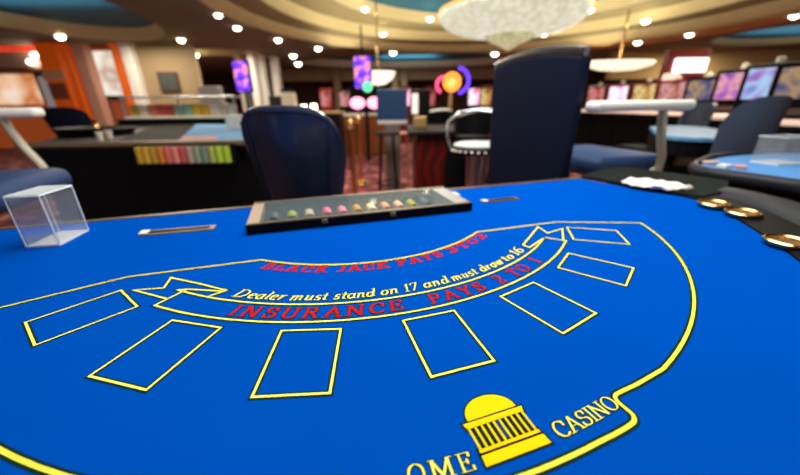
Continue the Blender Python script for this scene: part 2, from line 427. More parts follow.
# ---- lettering: every glyph is drawn with a broad flat pen
def ar(cx, cy, rx, ry, a0, a1, n=12): return [(cx + rx * math.cos(R(a0 + (a1 - a0) * k / n)), cy + ry * math.sin(R(a0 + (a1 - a0) * k / n))) for k in range(n + 1)]
S_ = lambda x, y, w=.13: [(x - w, y), (x + w, y)]
G = {
 'A': (.95, [[(.1, 0), (.46, 1)], [(.46, 1), (.82, 0)], [(.22, .36), (.7, .36)], S_(.1, 0), S_(.84, 0)]),
 'B': (.85, [[(.15, 0), (.15, 1)], [(.05, 1), (.4, 1)] + ar(.4, .77, .22, .23, 90, -90), [(.15, .54), (.42, .54)] + ar(.42, .27, .28, .27, 90, -90) + [(.05, 0)]]),
 'C': (.9, [ar(.48, .5, .4, .5, 45, 315, 18), [(.78, .62), (.78, .95)]]),
 'E': (.82, [[(.15, 0), (.15, 1)], [(.05, 1), (.68, 1), (.68, .78)], [(.15, .52), (.5, .52)], [(.5, .4), (.5, .64)], [(.05, 0), (.72, 0), (.72, .24)]]),
 'I': (.42, [[(.2, 0), (.2, 1)], S_(.2, 0), S_(.2, 1)]),
 'J': (.6, [[(.4, 1), (.4, .25)] + ar(.22, .22, .18, .22, 0, -150, 8), S_(.4, 1)]),
 'K': (.9, [[(.15, 0), (.15, 1)], S_(.15, 0), S_(.15, 1), [(.72, 1), (.2, .45)], [(.35, .6), (.78, 0)], S_(.78, 0, .1), S_(.7, 1, .1)]),
 'L': (.75, [[(.15, 0), (.15, 1)], S_(.15, 1), [(.05, 0), (.65, 0), (.65, .25)]]),
 'M': (1.12, [[(.14, 0), (.14, 1)], [(.14, 1), (.52, .1)], [(.52, .1), (.9, 1)], [(.9, 1), (.9, 0)], S_(.14, 0, .1), S_(.9, 0), S_(.12, 1, .1), S_(.93, 1, .1)]),
 'N': (1.0, [[(.14, 0), (.14, 1)], [(.14, 1), (.8, 0)], [(.8, 0), (.8, 1)], S_(.14, 0, .12), S_(.8, 1, .12), S_(.1, 1, .1)]),
 'O': (.98, [ar(.48, .5, .4, .5, 90, 450, 24)]),
 'P': (.8, [[(.15, 0), (.15, 1)], S_(.15, 0), [(.05, 1), (.4, 1)] + ar(.4, .74, .26, .26, 90, -90) + [(.15, .48)]]),
 'R': (.92, [[(.15, 0), (.15, 1)], S_(.15, 0), [(.05, 1), (.4, 1)] + ar(.4, .76, .24, .24, 90, -90) + [(.15, .52)], [(.42, .52), (.76, 0), (.88, 0)]]),
 'S': (.75, [ar(.37, .75, .26, .25, 40, 250, 12) + ar(.37, .26, .29, .26, 75, -150, 14), [(.6, .72), (.6, .98)], [(.1, .03), (.1, .3)]]),
 'T': (.85, [[(.42, 0), (.42, 1)], S_(.42, 0), [(.08, .78), (.08, 1), (.76, 1), (.76, .78)]]),
 'U': (.95, [[(.16, 1), (.16, .3)] + ar(.46, .3, .3, .3, 180, 360, 12) + [(.76, 1)], S_(.16, 1), S_(.76, 1)]),
 'Y': (.9, [[(.1, 1), (.44, .48)], [(.78, 1), (.44, .48), (.44, 0)], S_(.44, 0), S_(.12, 1), S_(.78, 1, .1)]),
 '1': (.5, [[(.1, .82), (.26, 1), (.26, 0)], S_(.26, 0)]),
 '2': (.72, [ar(.35, .72, .25, .28, 160, -30, 10) + [(.1, 0), (.64, 0), (.64, .15)]]),
 '3': (.7, [ar(.32, .75, .22, .25, 150, -80, 10), ar(.32, .27, .27, .27, 80, -150, 12)]),
 '6': (.72, [ar(.58, .5, .48, .55, 85, 180, 8) + ar(.36, .3, .26, .3, 180, 540, 18)]),
 '7': (.68, [[(.08, .8), (.08, 1), (.62, 1), (.26, 0)]]),
 'D': (1.0, [[(.16, 0), (.16, 1)], [(.03, 1), (.36, 1)] + ar(.36, .5, .44, .5, 90, -90, 14) + [(.03, 0)]]),
 'a': (.58, [ar(.26, .3, .2, .3, 60, 400, 16), [(.46, .62), (.46, .08), (.56, .05)]]),
 'd': (.62, [ar(.26, .3, .2, .3, 60, 400, 16), [(.34, 1), (.48, 1), (.48, .08), (.58, .05)]]),
 'e': (.52, [[(.08, .33), (.4, .38)] + ar(.26, .4, .17, .2, 10, 150, 6) + ar(.28, .3, .21, .3, 170, 310, 8)]),
 'l': (.32, [[(.06, 1), (.16, 1), (.16, .08), (.26, .05)]]),
 'm': (.95, [[(.04, .58), (.14, .58), (.14, 0)], [(.14, .38)] + ar(.3, .44, .14, .17, 160, 20, 6) + [(.44, 0)], [(.44, .38)] + ar(.6, .44, .14, .17, 160, 20, 6) + [(.74, .08), (.84, .05)]]),
 'n': (.65, [[(.04, .58), (.14, .58), (.14, 0)], [(.14, .38)] + ar(.31, .44, .15, .17, 160, 20, 6) + [(.46, .08), (.56, .05)]]),
 'o': (.55, [ar(.27, .3, .2, .3, 90, 450, 18)]),
 'r': (.48, [[(.04, .58), (.14, .58), (.14, 0)], [(.14, .36), (.26, .56), (.42, .58)]]),
 's': (.46, [ar(.23, .45, .14, .16, 40, 240, 8) + ar(.21, .16, .16, .16, 70, -150, 10)]),
 't': (.38, [[(.17, .85), (.17, .1), (.3, .03)], [(.02, .6), (.33, .6)]]),
 'u': (.65, [[(.04, .6), (.14, .6), (.14, .14)] + ar(.29, .16, .15, .15, 180, 330, 6) + [(.46, .25)], [(.46, .6), (.46, .08), (.56, .05)]]),
 'w': (.85, [[(.06, .62), (.22, .0)], [(.22, 0), (.38, .6)], [(.38, .6), (.54, 0)], [(.54, 0), (.72, .62)]]),
}
def hull8(p, q, a, b):
    pts = sorted(set([(round(r[0] + sx * a, 5), round(r[1] + sy * b, 5)) for r in (p, q) for sx in (-1, 1) for sy in (-1, 1)]))
    def half(ps):
        h = []
        for t in ps:
            while len(h) > 1 and (h[-1][0] - h[-2][0]) * (t[1] - h[-2][1]) - (h[-1][1] - h[-2][1]) * (t[0] - h[-2][0]) <= 0: h.pop()
            h.append(t)
        return h
    lo = half(pts); up = half(pts[::-1]); return lo[:-1] + up[:-1]
def lettering(name, words, cy, rbase, cap, nib, thin, fill, shear=0, out=.03, label=None, track=0):
    mb = MB(); cnt = 0
    for word, a0, a1 in words:
        adv = [G[c][0] + track for c in word]; tot = sum(adv) - track
        for outline in (True, False):
            mb.use(black_line if outline else fill); x = 0
            for c, w in zip(word, adv):
                if c != ' ':
                    for st in G[c][1]:
                        for i in range(len(st) - 1):
                            e = out if outline else 0
                            poly = hull8(st[i], st[i + 1], nib + e, thin + e)
                            cnt += 1; hh = (H1 if outline else H2) + (cnt % 40) * 2e-6
                            pts = []
                            for (gx, gy) in poly:
                                aa = R(a0 + (a1 - a0) * (x + gx + shear * (gy)) / tot); rr = rbase - gy * cap
                                pts.append(L(rr * math.sin(aa), cy - rr * math.cos(aa), hh))
                            mb.poly(pts)
                x += w
    o = TB(mb, name, parent=feltob)
    if label: o['label'] = label
    return o
lettering('insurance_lettering', [('INSURANCE', -27.3, -1.9), ('PAYS', 2.4, 12.4), ('2', 15.3, 17.0), ('TO', 19.2, 24.2), ('1', 26.9, 28.2)], .36, 2.082, .088, .085, .03, red_ink, .1, .05, 'red serif words along the ribbon', .28)
lettering('dealer_lettering', [('Dealer', -30.0, -20.8), ('must', -19.95, -13.65), ('stand', -12.6, -5.65), ('on', -4.7, -1.5), ('17', -.5, 2.1), ('and', 3.15, 8.35), ('must', 9.0, 15.05), ('draw', 16.0, 22.7), ('to', 23.2, 26.4), ('16', 27.25, 31.0)], .36, 1.918, .078, .065, .025, yb, .22, .05, 'pale yellow italic words above the ribbon', .05)
lettering('payout_lettering', [('BLACK', -33.9, -16.65), ('JACK', -13.9, -.75), ('PAYS', 1.95, 15.4), ('3', 17.95, 21.2), ('TO', 22.8, 31.0), ('2', 32.4, 36.0)], .25, 1.485, .08, .12, .05, red_ink, .1, .02, 'red serif words under the inner arc', .28)
lettering('casino_lettering', [('O', -7.15, -5.9), ('M', -5.6, -3.9), ('E', -3.6, -2.55), ('CASINO', 4.2, 10.75)], 0, 2.568, .054, .062, .02, yb, 0, .06, 'yellow serif name beside the temple emblem')
# temple emblem
def emblem():
    o0 = Vector((.033, -2.56)); tilt = R(1.6)
    def E(x, y):
        x *= .91; y *= .94
        return (o0.x + x * math.cos(tilt) - y * math.sin(tilt), o0.y + x * math.sin(tilt) + y * math.cos(tilt))
    mb = MB()
    def pg(pts, h): mb.poly([L(*E(*p), h) for p in pts])
    def both(pts, g=.008):
        cx = sum(p[0] for p in pts) / len(pts); cyy = sum(p[1] for p in pts) / len(pts)
        mb.use(black_line); pg([(p[0] + math.copysign(g, p[0] - cx), p[1] + math.copysign(g, p[1] - cyy)) for p in pts], H1)
        mb.use(yellow); pg(pts, H2)
    both([(-.13, -.006), (.128, -.006), (.124, .03), (-.126, .03)])                       # plinth
    both([(-.124, .038), (.12, .038), (.12, .05), (-.124, .05)])                          # step
    mb.use(black_line); pg([(-.118, .03), (.112, .03), (.112, .15), (-.118, .15)], H1)
    n = 10
    for k in range(n):
        x = -.116 + k * .2265 / (n - 1); mb.use(yellow); pg([(x - .0045, .048), (x + .0045, .048), (x + .0045, .13), (x - .0045, .13)], H2)
    mb.use(deep_blue); pg([(-.012, .056), (.01, .056), (.01, .126), (-.012, .126)], H1 + .0001)
    both([(-.122, .128), (.118, .128), (.126, .15), (-.13, .15)])                         # entablature
    dome = [(.106 * math.cos(R(a)), .156 + .082 * math.sin(R(a)) ** .9) for a in range(0, 181, 12)]
    big = [((.114) * math.cos(R(a)), .150 + .095 * math.sin(R(a)) ** .9) for a in range(0, 181, 12)]
    mb.use(black_line); pg(big, H1 + .0001); mb.use(yellow); pg(dome, H2)
    o = TB(mb, 'temple_emblem', parent=feltob); o['label'] = 'yellow domed temple emblem with columns'
emblem()
# slim slots in the felt
def slot(a, b, w, label):
    ua, ub = Vector(plane_uv(*a)), Vector(plane_uv(*b)); d = (ub - ua).normalized(); n = Vector((-d.y, d.x))
    q = lambda p, s: tuple(p + n * s)
    o = TB(slab([q(ua, -w), q(ub, -w), q(ub, w), q(ua, w)], 0, .004, MB()), 'slot_plate', bronze)
    o['label'] = label
    TB(slab([q(ua + d * .06, -w * .45), q(ub - d * .04, -w * .45), q(ub - d * .04, w * .45), q(ua + d * .06, w * .45)], .0042, .0052, MB()), 'slot_opening', black_gloss, parent=o)
    TB(slab([q(ua, -w * .8), q(ua + d * .06, -w * .8), q(ua + d * .06, w * .8), q(ua, w * .8)], .0042, .0075, MB()), 'slot_stop', acrylic_edge, parent=o)
slot((141, 234.5), (215, 228), .055, 'slim slot plate on the left of the chip tray')
slot((482, 202.5), (517, 198.5), .045, 'slim slot plate on the right of the chip tray')

# ================================================================== THINGS ON THE TABLE
def root_at(name, p, rz=0): return empty(name, p, rz)
def adopt(o, root):
    """keep world shape, move into the root's space (mesh data rewritten)"""
    M = wl(root)
    for v in o.data.vertices: v.co = M @ v.co
    o.parent = root
    return o
# chip tray
TU0, TU1, TV0, TV1, TH_ = -.985, 1.085, -.31, .43, .026
tray = root_at('chip_tray', L(.05, .06, 0), TH); tag(tray, 'long glass-lidded chip tray in a dark frame near the far table edge', 'chip tray')
def UB(u0, u1, v0, v1, h0, h1, mb=None):
    mb = mb or MB(); return slab([(u0, v0), (u1, v0), (u1, v1), (u0, v1)], h0, h1, mb)
adopt(UB(TU0 + .02, TU1 - .02, TV0 + .02, TV1 - .02, .0005, .003).build('tray_base', black_matte), tray)
fr = MB(); UB(TU0, TU1, TV0, TV0 + .05, .0005, TH_, fr); UB(TU0, TU1, TV1 - .04, TV1, .0005, TH_, fr)
adopt(fr.build('frame', black_gloss), tray)
mb = MB(); UB(TU0, TU0 + .1, TV0 + .051, TV1 - .041, .003, TH_, mb); adopt(mb.build('end_block', mat('tan_end_block', '#a88f78', .5)), tray)['label'] = 'tan left end block'
mb = MB(); UB(TU1 - .16, TU1, TV0 + .051, TV1 - .041, .003, TH_, mb); adopt(mb.build('end_block', mat('silver_end_block', '#a5a5a0', .35, metal=.5)), tray)['label'] = 'silver grey right end block'
mb = MB(); UB(TU0, TU1, TV1 - .05, TV1 - .01, TH_, TH_ + .002, mb); UB(TU0, TU1, TV0 + .02, TV0 + .045, TH_, TH_ + .002, mb)
adopt(mb.build('lid_rail', bronze), tray)
adopt(UB(TU0 + .1, TU1 - .16, TV0 + .04, TV1 - .045, TH_ + .0005, TH_ + .0018).build('glass_lid', glass), tray)
for k in range(2):
    c = L(-.35 + k * .62, TV0 - .005, .018); adopt(MB().rbox((c.x - .008, c.y - .004, c.z - .006), (c.x + .008, c.y + .004, c.z + .006), .002).build('latch', mat('dull_latch', '#6e5c3a', .6)), tray)
c = L(1.09, .25, 0); mb = MB(); UB(1.09, 1.2, .18, .33, .0005, .012, mb); adopt(mb.build('key_plate', mat('pale_plate', '#c9c9c2', .4)), tray)
rows = [(-.77, '#46525a', 'slate grey'), (-.62, '#7c8f48', 'olive green'), (-.47, '#a99a86', 'stone beige'), (-.31, '#c0697a', 'rose pink'), (-.17, '#c77f90', 'light pink'),
        (-.03, '#b08a3a', 'amber'), (.11, '#e3cf9a', 'glint-bright gold'), (.245, '#d69a72', 'peach'), (.38, '#e0b48c', 'light peach'), (.515, '#a9a23e', 'yellow green'), (.65, '#5c6468', 'dark grey')]  # the row beside amber has a glint put into its chip colour
wells = MB()
for u, _, _ in rows: UB(u + .058, u + .068, TV0 + .06, TV1 - .05, .0031, .016, wells)
adopt(wells.build('well_divider', black_gloss), tray)
for u, colr, nm in rows:
    m = mat('chip_' + nm.replace(' ', '_'), colr, .5, var=.2)
    first = None
    for k in range(9):
        p = L(u, -.2 + k * .018, .0188)
        if first is None:
            M = Matrix.Rotation(PI / 2, 4, 'X')
            mb = MB().lathe([(.012, -.0022), (.0145, -.0022), (.015, -.0016), (.015, .0016), (.0145, .0022), (.012, .0022)], (0, 0, 0), 24, M)
            first = mb.build('poker_chip', m, smooth=True); o = first
            tag(o, f'{nm} poker chip standing in a row under the tray glass', 'poker chip', f'{nm} chips in the tray')
        else: o = first.copy(); COL.objects.link(o)
        o.location = p; o.rotation_euler = (0, 0, TH)

# clear card holder on the left
hb = [plane_uv(27, 248), plane_uv(60, 246), plane_uv(89, 231), None]
hb[3] = (hb[0][0] + hb[2][0] - hb[1][0], hb[0][1] + hb[2][1] - hb[1][1])
hb = [Vector(p) for p in hb]
hc = sum(hb, Vector((0, 0))) / 4
ch = root_at('card_holder', L(hc.x, hc.y, 0), TH); tag(ch, 'clear acrylic box for discarded cards on the left of the blue felt', 'card holder')
HT = .128
def wallq(a, b, h0, h1, t=.01):
    d = (b - a).normalized(); n = Vector((-d.y, d.x)) * t
    return slab([tuple(a), tuple(b), tuple(b + n), tuple(a + n)], h0, h1, MB())
adopt(slab([tuple(p) for p in hb], .0006, .005, MB()).build('base', acrylic_edge), ch)
for i, (a, b) in enumerate([(0, 1), (1, 2), (2, 3), (3, 0)]):
    adopt(wallq(hb[a], hb[b], .0055, HT, .02).build('side_wall', acrylic), ch)
mb = MB()
for i in range(4):
    a = hb[i]; mb.tube([L(a.x, a.y, .004), L(a.x, a.y, HT)], .0016, 6)
for i in range(4): a, b = hb[i], hb[(i + 1) % 4]; mb.tube([L(a.x, a.y, HT), L(b.x, b.y, HT)], .0018, 6)
adopt(mb.build('polished_edge', acrylic_edge), ch)
adopt(slab([tuple(p) for p in hb], HT + .0016, HT + .003, MB()).build('top_plate', glass_mat('acrylic_top', '#e6ecea', .38)), ch)

# crumpled napkin on the side board
def napkin():
    c = pz(654, 185, ZT + .013); bm = MB(); n = 14; vs = []
    rnd = random.Random(3)
    a, b = Vector((.09, .01)), Vector((-.03, .095))
    for i in range(n + 1):
        for j in range(n + 1):
            s, t = i / n * 2 - 1, j / n * 2 - 1
            k = 1 - .25 * abs(s * t) + .1 * math.sin(5 * s + 2 * t)
            z = .0135 + .008 + .007 * math.sin(7 * s + 3 * t) * math.cos(6 * t - 2 * s) + rnd.uniform(-.0015, .0015)
            if abs(s) > .93 or abs(t) > .93: z = .0135 + rnd.uniform(0, .006)
            p = Vector((c.x, c.y)) + (a * s + b * t) * k
            vs.append((p.x, p.y, ZT + z))
    fs = [(i * (n + 1) + j, (i + 1) * (n + 1) + j, (i + 1) * (n + 1) + j + 1, i * (n + 1) + j + 1) for i in range(n) for j in range(n)]
    bm.mesh(vs, fs); o = bm.build('napkin', mat('paper_napkin', '#e6ddd0', .9), smooth=True, loc=(c.x, c.y, ZT + .0135))
    md = o.modifiers.new('thick', 'SOLIDIFY'); md.thickness = .0008; md.offset = 1
    tag(o, 'crumpled white paper napkin on the dark board at the table end', 'napkin')
napkin()

# ================================================================== CHAIRS
def at_local(root): return Matrix.Translation(root.location) @ root.rotation_euler.to_matrix().to_4x4()
def gaming_chair(loc, rz, label, group=None, turn=0):
    t = empty('gaming_chair', (loc[0], loc[1], 0), rz); tag(t, label, 'chair', group)
    mb = MB(); n = 14; pr = []
    for k in range(n + 1):                                       # arched top outline
        x = -.31 + .62 * k / n; pr.append((x, 1.46 + .03 * (1 - (x / .31) ** 2)))
    outl = [(-.29, .78), (.29, .78)] + [(x, z) for x, z in pr[::-1]]
    Mx = Matrix(((1, 0, 0, 0), (0, 0, -1, 0), (0, 1, 0, 0), (0, 0, 0, 1)))   # (x,z) outline pushed along y
    TM = Matrix.Translation((.31, -.25, 0)) @ Matrix.Rotation(turn, 4, 'Z') @ Matrix.Translation((-.31, .25, 0))
    mb.prism(outl, .22, .285, TM @ Mx)
    bk = mb.build('backrest', navy, t)
    md = bk.modifiers.new('round', 'BEVEL'); md.width = .018; md.segments = 3
    tr = MB(); tr.tube([TM @ Vector((x, -.27, z + .012)) for x, z in pr], .017, 8, flat=1.3); tr.build('top_trim', chrome, t, True)
    MB().rbox((-.25, -.215, 1.02), (.25, -.185, 1.40), .013, TM).build('back_pad', seat_blue, t, True)
    MB().rbox((-.29, -.05, .88), (.29, .44, .995), .05).build('seat', seat_blue, t, True)
    for s in (-1, 1):
        a = MB().rbox((s * .36 - .045, -.24, 1.225), (s * .36 + .045, .36, 1.272), .02).build('armrest', white_pad, t, True)
        MB().tube([(s * .36, .2, 1.225), (s * .365, .21, 1.16), (s * .365, .235, 1.08), (s * .36, .275, 1.0), (s * .345, .30, .93), (s * .30, .27, .885)], .016, 8, flat=1.5).build('arm_support', beige_metal, t, True)
    MB().lathe([(.001, .16), (.04, .16), (.04, .875), (.12, .889), (.001, .8895)], n=20).build('post', chrome, t, True)
    MB().lathe([(.27, 0), (.27, .015), (.06, .05), (.05, .16), (.001, .161)], n=28).build('base', chrome, t, True)
    MB().tube([(.2 * math.cos(R(a)), .08 + .2 * math.sin(R(a)), .42) for a in range(-20, 201, 20)], .012, 8).build('footrest', chrome, t, True)
    return t
gaming_chair((1.0, 2.02), R(-74), 'navy high-backed chair with pale armrest at the right end of the blue table', turn=R(7))
gaming_chair((-2.02, 1.32), R(-74), 'blue chair with pale armrest at far left behind the clear acrylic box')

def barrel_chair(loc, rz, label, m=navy_soft, seat_h=.78, top=1.25, w=.22, group=None, name='club_chair', trim=True, taper=.62):
    t = empty(name, (loc[0], loc[1], 0), rz); tag(t, label, 'chair', group)
    n, k = 20, 10; vs = []; z0 = seat_h - .06
    def P(i, j, off):
        a = R(-180 + 180 * i / n) if False else R(180 + 180 * i / n)     # half circle behind the sitter
        u = i / n * 2 - 1; f = j / k
        ztop = top - .20 * abs(u) ** 3.2; z = z0 + (ztop - z0) * f
        rr = (w * (taper + (1 - taper) * f ** .8)) + off
        return Vector((rr * math.cos(a), .75 * rr * math.sin(a) - .02 - .04 * f, z + (.012 if False else 0)))
    for off in (0, -.045):
        for i in range(n + 1):
            for j in range(k + 1): vs.append(P(i, j, off))
    fs = []; S = (n + 1) * (k + 1)
    for i in range(n):
        for j in range(k):
            a, b, c, d = i * (k + 1) + j, (i + 1) * (k + 1) + j, (i + 1) * (k + 1) + j + 1, i * (k + 1) + j + 1
            fs += [(a, b, c, d), (S + a, S + d, S + c, S + b)]
        a, b = i * (k + 1) + k, (i + 1) * (k + 1) + k; fs.append((a, b, S + b, S + a))
        a, b = i * (k + 1), (i + 1) * (k + 1); fs.append((a, S + a, S + b, b))
    for i in (0, n):
        for j in range(k): a = i * (k + 1) + j; fs.append((a, a + 1, S + a + 1, S + a))
    MB().mesh(vs, fs).build('backrest', m, t, True)
    if trim:
        for i in (4, 5, n - 4):
            MB().tube([P(i, j, .004) for j in range(1, k + 1)], .004, 6).build('seam_piping', m, t, True)
        MB().tube([P(i, k, -.02) + Vector((0, 0, .004)) for i in range(0, n + 1)], .02, 8).build('top_roll', m, t, True)
    MB().lathe([(.01, seat_h - .08), (w * .78, seat_h - .08), (w * .86, seat_h - .05), (w * .84, seat_h), (w * .6, seat_h + .02), (.01, seat_h + .025)], n=28).build('seat', m, t, True)
    MB().lathe([(.001, .05), (.03, .05), (.03, seat_h - .081), (.001, seat_h - .0805)], n=16).build('post', chrome, t, True)
    MB().lathe([(.2, 0), (.2, .012), (.05, .04), (.03, .049), (.001, .0495)], n=28).build('base', chrome, t, True)
    return t
barrel_chair((-.458, 1.60), R(-4), 'dark navy rounded leather chair behind the chip tray', top=1.245, w=.225, taper=.7)
# blurred chairs on the right, behind the neighbouring table and at the slots
for (px, Y, top, ww, rz, lab) in [
    (741, 2.62, 1.29, .205, 0, 'grey-blue rounded chair beyond the table at the right edge'),
    (690, 4.9, 1.24, .22, 100, 'slate chair at the slots, left of the grey-blue rounded chair')]:
    p = pY(px, 120, Y); barrel_chair((p.x, p.y), R(rz), lab, m=grey_blue, top=top, w=ww, taper=.85, trim=False)
p = pY(66, 107, 5.7); barrel_chair((p.x, p.y), R(20), 'low dark blue chair back above the far left table', m=navy, top=p.z, w=.3, trim=False)

# ================================================================== NEIGHBOURING TABLE AT THE RIGHT
def world_prism(pts, z0, z1): return MB().prism([(p[0], p[1]) for p in pts], z0, z1)
nt = empty('gaming_table', (2.3, 1.75, 0)); tag(nt, 'neighbouring card table with light blue felt and padded black edge, right', 'gaming table')
pts = [pz(693, 163, .95), pz(688, 167, .95), pz(700, 172, .95), pz(740, 178, .95), pz(800, 187, .95), pz(850, 196, .95), pz(930, 190, .95), pz(900, 160, .95), pz(800, 152, .95), pz(720, 156, .95)]
pts = [(p.x, p.y) for p in pts]; cxn = sum(p[0] for p in pts) / len(pts); cyn = sum(p[1] for p in pts) / len(pts)
sp = smooth_path(pts + [pts[0]], 4)[:-1]
fi = [(cxn + (x - cxn) * .86, cyn + (y - cyn) * .8) for x, y in sp]
adopt(MB().prism(fi, .93, .962).build('felt_top', mat('light_blue_felt', '#4f8fd0', .8)), nt)
ringm = MB(); m = len(sp); secs = []
cxy = Vector((cxn, cyn)); rowsv = []
for k in range(10):
    a = 2 * PI * k / 10; s = .93 + .07 * math.cos(a)
    for x, y in sp:
        v = cxy + (Vector((x, y)) - cxy) * s; rowsv.append((v.x, v.y, .945 + .03 * math.sin(a)))
ringm.mesh(rowsv, [(k * m + i, k * m + (i + 1) % m, ((k + 1) % 10) * m + (i + 1) % m, ((k + 1) % 10) * m + i) for k in range(10) for i in range(m)])
adopt(ringm.build('padded_edge', pad_leather, smooth=True), nt)
adopt(MB().prism([(cxn + (x - cxn) * .8, cyn + (y - cyn) * .72) for x, y in sp], .8, .929).build('apron', black_matte), nt)
adopt(MB().rbox((cxn - .25, cyn - .2, 0), (cxn + .25, cyn + .2, .799), .03).build('pedestal', dark_wood), nt)
for i, (px, py, colr, lab) in enumerate([(716, 167, '#d8b7a8', 'pinkish card stack on the light blue neighbouring felt, leftmost'), (731, 171, '#e8e2d8', 'white card stack in the middle of the light blue neighbouring felt'), (748, 172, '#c98f8a', 'reddish card stack on the light blue neighbouring felt, rightmost')]):
    p = pz(px, py, .965); o = MB().rbox((-.03, -.02, 0), (.03, .02, .015), .003).build('card_stack', mat('cards_%s' % lab.split()[0], colr, .6)); o.location = (p.x + .06, p.y + .1, .9635); o.rotation_euler = (0, 0, .4 * i); tag(o, lab, 'cards')
p0 = pz(775, 163, .962); ah = empty('card_holder', (p0.x, p0.y, .962), .2); tag(ah, 'blurred clear acrylic box on the neighbouring table at the right edge', 'card holder')
MB().box((-.08, -.06, .0005), (.1, .06, .006)).build('base', acrylic_edge, ah)
for a, b in [((-.08, -.06), (.1, -.055)), ((-.08, .055), (.1, .06)), ((-.08, -.0545), (-.075, .0545)), ((.095, -.0545), (.1, .0545))]:
    MB().box((a[0], a[1], .0065), (b[0], b[1], .13)).build('side_wall', acrylic, ah)
MB().tube([(-.08, -.06, .133), (.1, -.06, .133), (.1, .06, .133), (-.08, .06, .133), (-.08, -.06, .133)], .0025, 6).build('polished_edge', acrylic_edge, ah)

# blue-topped table behind the high-backed chair
bt = empty('gaming_table', (3.6, 4.4, 0)); tag(bt, 'glossy light blue topped table beyond the high-backed chair', 'gaming table')
pts = [pz(x, y, .97) for x, y in [(650, 126.5), (660, 134), (690, 137.5), (726, 137.5), (727, 132), (705, 127), (670, 125.5)]]
pts = [(p.x, p.y) for p in pts]; sp = smooth_path(pts + [pts[0]], 3)[:-1]; cxn = sum(p[0] for p in sp) / len(sp); cyn = sum(p[1] for p in sp) / len(sp)
adopt(MB().prism(sp, .94, .97).build('felt_top', mat('pale_blue_top', '#5ba3dc', .45, var=.3, scale=3)), bt)
adopt(MB().prism([(cxn + (x - cxn) * .96, cyn + (y - cyn) * .96) for x, y in sp], .8, .9395).build('apron', black_gloss), bt)
adopt(MB().rbox((cxn - .5, cyn - .45, 0), (cxn + .4, cyn + .4, .799), .05).build('pedestal', black_matte), bt)
pp = pY(694, 152, cyn - .46); adopt(MB().rbox((pp.x - .16, cyn - .5, pp.z - .12), (pp.x + .16, cyn - .452, pp.z + .08), .01).build('front_plate', mat('olive_plate', '#6a5a2a', .5)), bt)

# ================================================================== DARK GAMING TABLE ON THE LEFT
lt = empty('gaming_table', (-2.2, 3.6, 0)); tag(lt, 'black-fronted gaming table on the left holding rows of coloured chips', 'gaming table')
A0, A1 = pY(28, 139, 2.95), pY(264, 143, 2.95)
zt = .985
SK = (pY(248, 120, 5.9).x - A1.x) / 2.95; SL = (pY(108, 120, 5.9).x - A0.x) / 2.95
def quad(xa, xb, y0, y1, f=0): return [(xa + (SL + (SK - SL) * (xa - A0.x) / (A1.x - A0.x)) * (y0 - 2.95), y0), (xb + (SL + (SK - SL) * (xb - A0.x) / (A1.x - A0.x)) * (y0 - 2.95), y0), (xb + (SL + (SK - SL) * (xb - A0.x) / (A1.x - A0.x)) * (y1 - 2.95), y1), (xa + (SL + (SK - SL) * (xa - A0.x) / (A1.x - A0.x)) * (y1 - 2.95), y1)]
adopt(MB().prism(quad(A0.x, A1.x, 2.97, 5.8), .05, zt - .06).build('cabinet', black_gloss), lt)
adopt(MB().prism(quad(A0.x - .03, A1.x + .03, 2.93, 5.9), zt - .058, zt - .005).build('table_top', dark_wood), lt)
q0, q1 = pz(182, 141, zt), pz(246, 141, zt)
adopt(MB().prism(quad(q0.x, A1.x, 3.05, 5.75), zt - .0045, zt + .004).build('blue_felt', mat('sky_felt', '#6f9cc8', .8, var=.2, scale=2, spec=.1)), lt)
adopt(MB().prism(quad(pz(125, 141, zt).x, q0.x - .01, 3.05, 5.75), zt - .0045, zt + .004).build('grey_felt', mat('grey_green_layout', '#2a2924', .75, var=.6, scale=3, spec=.08)), lt)
adopt(MB().prism(quad(q0.x + .01, q1.x - .25, 3.08, 3.4), zt + .0045, zt + .008).build('pink_layout', mat('pink_layout', '#c98276', .7)), lt)
adopt(MB().rbox((A0.x - .1, 2.9, zt - .03), (A1.x + .05, 2.96, zt + .012), .012).build('front_rail', bronze), lt)
# dark rack with chips on the front
r0, r1 = pY(140, 162, 2.86), pY(233, 162, 2.86); rzt = pY(186, 146, 2.86).z; rzb = pY(186, 162, 2.86).z
rk = empty('chip_rack', ((r0.x + r1.x) / 2, 2.87, rzb - .02)); tag(rk, 'dark shelf full of coloured chips on the front of the left table', 'chip rack')
mb = MB().use(black_matte); W = (r1.x - r0.x) / 2 + .03
adopt(MB().box((rk.location.x - W, 2.80, rzb - .02), (rk.location.x + W, 2.899, rzb - .004)).build('shelf_board', black_matte), rk)
adopt(MB().box((rk.location.x - W, 2.885, rzb - .0035), (rk.location.x + W, 2.899, rzt + .01)).build('rack_back', black_matte), rk)
cols = [('#b8902c', 'mustard'), ('#c39a2e', 'mustard'), ('#a9872c', 'mustard'), ('#c0762f', 'orange'), ('#c66558', 'coral'), ('#cf7d72', 'coral'), ('#b44a48', 'coral'), ('#a08e80', 'stone grey'), ('#86907c', 'stone grey'), ('#6f7d70', 'stone grey'), ('#9aa24a', 'lime'), ('#a4b83a', 'lime'), ('#96b030', 'lime')]
n = len(cols); step = (r1.x - r0.x) / n
